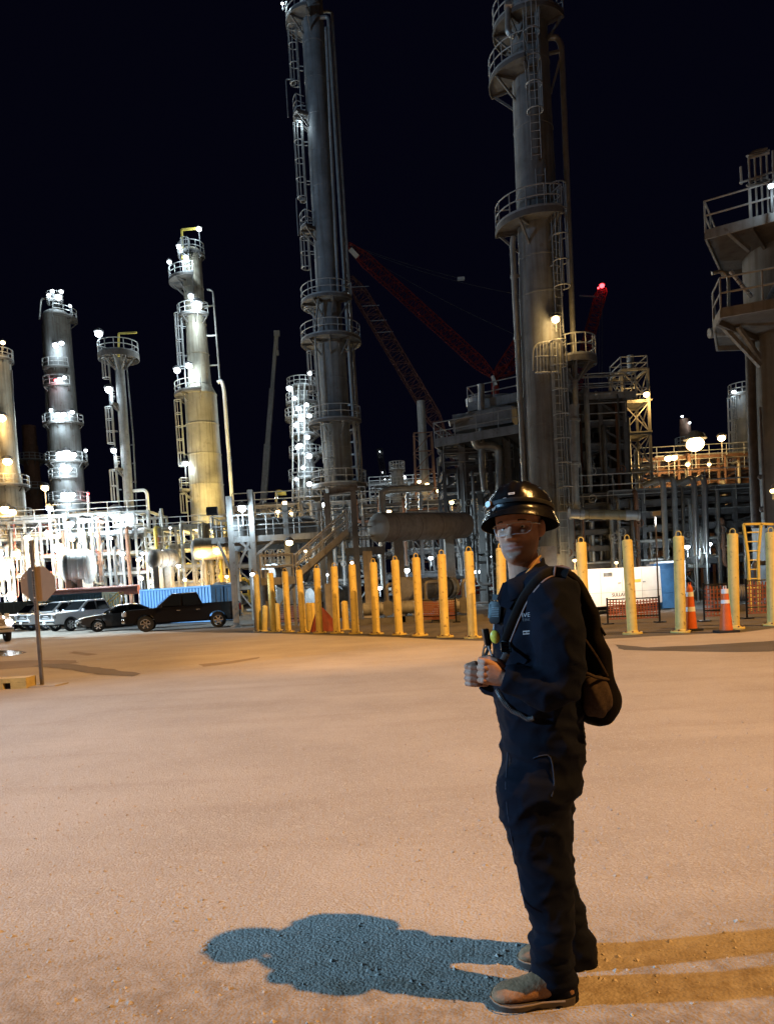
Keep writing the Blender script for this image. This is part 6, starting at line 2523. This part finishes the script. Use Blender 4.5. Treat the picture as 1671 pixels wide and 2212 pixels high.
b = MB()
ln_ = []
for px, py in ((1097, 1625), (1094, 1660), (1092, 1700), (1095, 1745), (1102, 1795), (1112, 1845), (1122, 1900), (1134, 1960)):
    q, nr = hit(px, py, .0005)
    ln_.append(list(q))
b.path(resample(ln_, 3), .0028, 6)
b.build('leg_seam', mat('seam_navy', (.010, .014, .028), .85), cov)
b = MB()
pts = [hit(px, py, .002)[0] for px, py in ((1150, 1638), (1168, 1632), (1188, 1636), (1196, 1690), (1190, 1720))]
b.path(resample([list(q) for q in pts], 3), .0026, 6)
b.build('pocket_seam', MATS['seam_navy'], cov)
# ---- boots
M_BOOT = mat('brown_leather', (.24, .130, .068), .65, 0, .4, 10, spec=.2, bump=.5, bscale=60, rust=.15)
M_SOLE = mat('boot_sole', (.055, .042, .033), .8, 0, .25, 20)


def boot(heel, toe, wd, hgt=1.0):
    heel, toe = Vector(heel), Vector(toe)
    d = (toe - heel)
    L_ = d.length
    x = d.normalized()
    y = Vector((-x.y, x.x, 0))
    b = MB()
    rg = []
    for t, hw, h in ((.0, .016, .04), (.015, .024, .055), (.05, .032, .075), (.15, .036, .10), (.28, .038, .115), (.40, .042, .112), (.52, .046, .096), (.64, .050, .082), (.76, .051, .074), (.86, .047, .066), (.94, .037, .052), (.985, .022, .036), (1.0, .010, .026)):
        c = heel + x * L_ * t
        r_ = []
        for i in range(20):
            a = math.pi * 2 * i / 20
            ca, sa = math.cos(a), math.sin(a)
            zz_ = .018 + (h - .018) * (.5 + .5 * math.copysign(abs(sa) ** .7, sa))
            r_.append(c + y * hw * wd * math.copysign(abs(ca) ** .75, ca) * (1 if sa < 0.2 else 1 - .22 * (sa - .2)) + Vector((0, 0, zz_ * hgt)))
        rg.append(r_)
    b.loft(rg)
    bo = b.build('boot', M_BOOT, per, 60)
    out = []
    for t, hw in ((-.012, .0), (-.004, .017), (.03, .033), (.15, .041), (.3, .040), (.42, .041), (.55, .048), (.7, .053), (.82, .052), (.92, .042), (.98, .026), (1.012, .0)):
        out.append((t, hw * wd * 1.06))
    poly = [(t * L_, h) for t, h in out] + [(t * L_, -h) for t, h in out[-2:0:-1]]
    b = MB()
    Mx = Matrix((x, y, Vector((0, 0, 1)))).transposed()
    b.prism(poly, .024, Mx, heel + Vector((0, 0, .002)))
    so = b.build('sole', M_SOLE, bo, 30)
    b = MB()
    b.path([heel + x * (t * L_) + y * h * wd * 1.08 + Vector((0, 0, .029)) for t, h in ([(a_, c_) for a_, c_ in out if a_ > .1] + [(a_, -c_) for a_, c_ in out[::-1] if a_ > .1])], .0030, 5)
    b.build('welt', mat('pale_welt', (.22, .165, .115), .7), so)


bh, bt = G(1244, 2172), G(1064, 2184)
boot((bh.x, bh.y + .035, .004), (bt.x, bt.y + .035, .004), 1.12)
bh, bt = G(1287, 2097), G(1122, 2094)
boot((bh.x, bh.y + .04, .004), (bt.x, bt.y + .04, .004), 1.0)

# ------------------------------------------------------------------ backpack (rests on the worker: a thing of its own)
M_PACK = mat('black_pack_fabric', (.0055, .0045, .0045), .85, 0, .3, 12, spec=.06, bump=.4, bscale=120, bdist=.004)
M_NET = mat('brown_pack_mesh', (.045, .031, .023), .9, 0, .35, 90, spec=.08, bump=.5, bscale=240, bdist=.003)
pk0 = P(1295, 1420, 2.74)
pk = thing('backpack', 'black backpack with a brown mesh pocket hanging on the worker back', 'backpack', pk0)
pb_ = MB()
pack = [(1238, 1196, 1236, 2.72, .07), (1258, 1212, 1256, 2.725, .12), (1300, 1222, 1271, 2.73, .145), (1345, 1228, 1292, 2.735, .155), (1395, 1232, 1307, 2.735, .155), (1440, 1234, 1321, 2.735, .16), (1480, 1236, 1332, 2.735, .162),
        (1510, 1238, 1335, 2.735, .162), (1532, 1242, 1330, 2.735, .155), (1550, 1250, 1318, 2.735, .145), (1561, 1264, 1300, 2.735, .09)]
pb_.loft([ring(*r) for r in resample(pack, 3)])
packm = bake(pb_, 'bag', M_PACK, pk, .009, 3, lambda p, n: .006 * noise.noise(p * 9) + .006 * (1 - abs(noise.noise(p * 7 + Vector((3, 1, 2))))) ** 3 + .004 * math.sin(p.z * 40 + p.x * 12))
b = MB()
poc = [(1458, 1262, 1300, 2.60, .035), (1475, 1256, 1314, 2.595, .05), (1500, 1254, 1322, 2.59, .058), (1528, 1256, 1322, 2.59, .055), (1546, 1264, 1308, 2.60, .04)]
b.loft([ring(*r, sq=2.0) for r in resample(poc, 4)])
bake(b, 'mesh_pocket', M_NET, pk, .007, 3, lambda p, n: .004 * math.sin(p.x * 110 + p.z * 40) * .8)
b = MB()
b.path([P(1262, 1452, 2.56), P(1285, 1462, 2.545), P(1306, 1466, 2.56), P(1318, 1469, 2.6)], .006, 6)
b.path([P(1253, 1366, 2.585), P(1290, 1420, 2.565), P(1312, 1460, 2.57)], .004, 5)
b.build('piping_trim', M_NET, pk)
b = MB()
b.path([P(1300, 1392, 2.615), P(1303, 1402, 2.612), P(1304, 1420, 2.61)], .0035, 6)
b.build('zip_pull', M_STEEL, pk)
b = MB()
b.path([P(1314, 1460, 2.70), P(1322, 1480, 2.70), P(1330, 1500, 2.70), P(1322, 1516, 2.70)], .006, 5)
b.build('side_strap', M_PACK, pk)
b = MB()
b.path([P(1296, 1355, 2.6), P(1306, 1372, 2.6)], .005, 5)
b.build('side_strap', M_PACK, pk)
# near shoulder strap over the coat, laid on the cloth
sp = []
for px, py in ((1222, 1246), (1206, 1241), (1188, 1242), (1168, 1252), (1148, 1275), (1132, 1300), (1119, 1325), (1109, 1348), (1101, 1370), (1094, 1388)):
    q, nr = hit(px, py, .010)
    sp.append(q)
sp = [Vector(q) for q in resample([list(q) for q in sp], 4)]
for _ in range(6):
    sp = [sp[0]] + [(sp[i - 1] + sp[i] * 2 + sp[i + 1]) / 4 for i in range(1, len(sp) - 1)] + [sp[-1]]
sp = [q + Vector((0, -.006, .004)) for q in sp]
b = MB()
b.path(sp, .02, 14, flat=(.0045, .0165), upv=(0, -1, .12))
st1 = b.build('shoulder_strap', mat('strap_fabric', (.009, .009, .010), .75, 0, .2, 20, spec=.12, bump=.4, bscale=200, bdist=.002), pk)
b = MB()
rt = []
for i_, q in enumerate(sp):
    tg_ = (sp[min(i_ + 1, len(sp) - 1)] - sp[max(i_ - 1, 0)]).normalized()
    sd_ = tg_.cross(Vector((0, -1, 0))).normalized()
    sd_ = sd_ if sd_.x > 0 or (abs(sd_.x) < .3 and sd_.z < 0) else -sd_
    rt.append(q + sd_ * .0165 + Vector((0, -.006, 0)))
b.path(rt, .0032, 6)
b.build('strap_piping', mat('mauve_piping', (.20, .135, .125), .7), st1)
b = MB()
w0 = sp[-1]
w1 = P(1093, 1412, 2.515)
w2 = P(1083, 1432, 2.52)
b.path([w0, w1, w2], .01, 10, flat=(.0025, .0125), upv=(0, -1, .1))
b.build('webbing', mat('grey_webbing', (.10, .105, .11), .6, 0, .2, 40), st1)
b = MB()
c_ = (w0 * .55 + w1 * .45) + Vector((0, -.006, 0))
dr = (w1 - w0).normalized()
sx_ = dr.cross(Vector((0, -1, 0))).normalized()
for s_ in (-1, 1):
    b.tube(c_ + sx_ * .015 * s_ - dr * .022, c_ + sx_ * .015 * s_ + dr * .022, .0034, 6)
for t in (-.022, -.005, .012, .022):
    b.tube(c_ - sx_ * .017 + dr * t, c_ + sx_ * .017 + dr * t, .0032, 6)
b.build('buckle', M_BLACK, st1)
b = MB()
b.path([P(1128, 1250, 2.88), P(1090, 1290, 2.86), P(1072, 1340, 2.84), P(1056, 1395, 2.82), P(1044, 1425, 2.80)], .02, 10, flat=(.006, .024), upv=(-1, 0, .1))
st2 = b.build('shoulder_strap', MATS['strap_fabric'], pk)
b = MB()
b.path([P(1045, 1392, 2.80), P(1042, 1408, 2.795), P(1039, 1428, 2.79)], .004, 6, flat=(.002, .006), upv=(-1, 0, 0))
b.build('strap_end', MATS['strap_fabric'], st2)
b = MB()
b.path([P(1200, 1238, 2.70), P(1212, 1226, 2.72), P(1226, 1232, 2.74), P(1232, 1246, 2.75)], .012, 8)
b.build('grab_loop', mat('loop_fabric', (.07, .05, .045), .8), pk)

# ------------------------------------------------------------------ radio speaker microphone with coiled cord
q, nr = hit(1082, 1322, .014)
mc = thing('radio_microphone', 'black radio speaker microphone with a coiled cord clipped to the worker chest', 'radio mic', q)
Mq = facing((nr + Vector((-.25, -1.0, 0))).normalized()) @ Matrix.Rotation(R(-6), 3, 'Z')
b = MB()
b.prism([(-.022, -.034), (-.013, -.043), (.013, -.043), (.022, -.034), (.025, .0), (.025, .030), (.018, .038), (-.018, .038), (-.025, .030), (-.025, 0)], .022, Mq, q)
ms = b.build('case', M_BLACK, mc, bevel=.003)
b = MB()
for i in range(6):
    b.box(q + Mq @ Vector((.004, .014 - i * .006, .0235)), (.030, .0024, .002), Mq)
b.build('grille_bars', mat('mic_grey', (.06, .07, .08), .4), ms)
b = MB()
b.box(q + Mq @ Vector((-.02, .002, .019)), (.012, .05, .006), Mq)
b.build('side_button', mat('mic_teal', (.05, .08, .09), .4), ms)
b = MB()
b.box(q + Mq @ Vector((-.004, .052, .006)), (.026, .02, .018), Mq)
b.tube(q + Mq @ Vector((-.010, .06, .008)), q + Mq @ Vector((-.010, .076, .008)), .004, 8)
b.build('clip', M_BLACK, ms)
cps = []
for px, py in ((1078, 1488), (1085, 1503), (1096, 1519), (1110, 1533), (1126, 1543), (1140, 1549), (1152, 1546)):
    h_, nr = hit(px, py, .010)
    cps.append(h_)
cps = [Vector(c) for c in resample([list(c) for c in cps], 12)]
hx = []
K = 34
N_ = K * 9
for i in range(N_):
    t = i / (N_ - 1) * (len(cps) - 1)
    j = min(int(t), len(cps) - 2)
    c = cps[j].lerp(cps[j + 1], t - j)
    tg = (cps[j + 1] - cps[j]).normalized()
    s1_ = tg.cross(Vector((0, -1, 0))).normalized()
    s2_ = tg.cross(s1_)
    a = 2 * math.pi * K * i / N_
    hx.append(c + s1_ * .0075 * math.cos(a) + s2_ * .0075 * math.sin(a))
b = MB()
b.path(hx, .0016, 5)
b.build('coiled_cord', mat('cord_black', (.10, .10, .10), .22, 0, .1, 5, coat=.6), mc)
# yellow gas detector hanging under it
q, nr = hit(1068, 1375, .020)
q = P(1069, 1375, min(q.y - .01, 2.60))
gd = thing('gas_detector', 'small yellow oval gas detector badge hanging on the worker chest', 'gas detector', q)
Mq = facing(Vector((-.3, -1, 0))) @ Matrix.Rotation(R(6), 3, 'Z')
b = MB()
b.lathe([(.001, .016), (.011, .015), (.0165, .010), (.0175, .004), (.0165, -.002), (.001, -.003)], q, 26, M=Mq @ Matrix.Diagonal((1.0, 1.38, 1)))
gy = b.build('yellow_case', mat('badge_yellow', (.62, .52, .06), .4, 0, .2, 120, rust=.3), gd)
b = MB()
b.path([q + Mq @ Vector((0, .024, .004)), q + Mq @ Vector((.002, .034, .0)), q + Mq @ Vector((.004, .044, -.004))], .0028, 6)
b.build('clip', M_STEEL, gy)
# small black camera / gas device on the far side of the chest with its lanyard
q = P(1050, 1375, 2.70)
dv = thing('chest_device', 'black clip on device with a dangling lanyard at the front of the worker chest', 'device', q)
b = MB()
b.box(q, (.022, .045, .060), Matrix.Rotation(R(-8), 3, 'Y'))
b.box(q + Vector((.006, 0, -.036)), (.016, .03, .02))
ds = b.build('device_case', M_BLACK, dv, bevel=.004)
b = MB()
b.path([q + Vector((0, 0, -.03)), P(1044, 1402, 2.71), P(1043, 1424, 2.73)], .003, 5)
b.build('lanyard', M_DARK, dv)
b = MB()
b.path([P(1054, 1395, 2.66), P(1059, 1408, 2.66), P(1064, 1420, 2.66)], .0042, 6)
b.ball(P(1064, 1420, 2.66), .005, 8, 6)
b.build('key_clip', M_STEEL, dv)
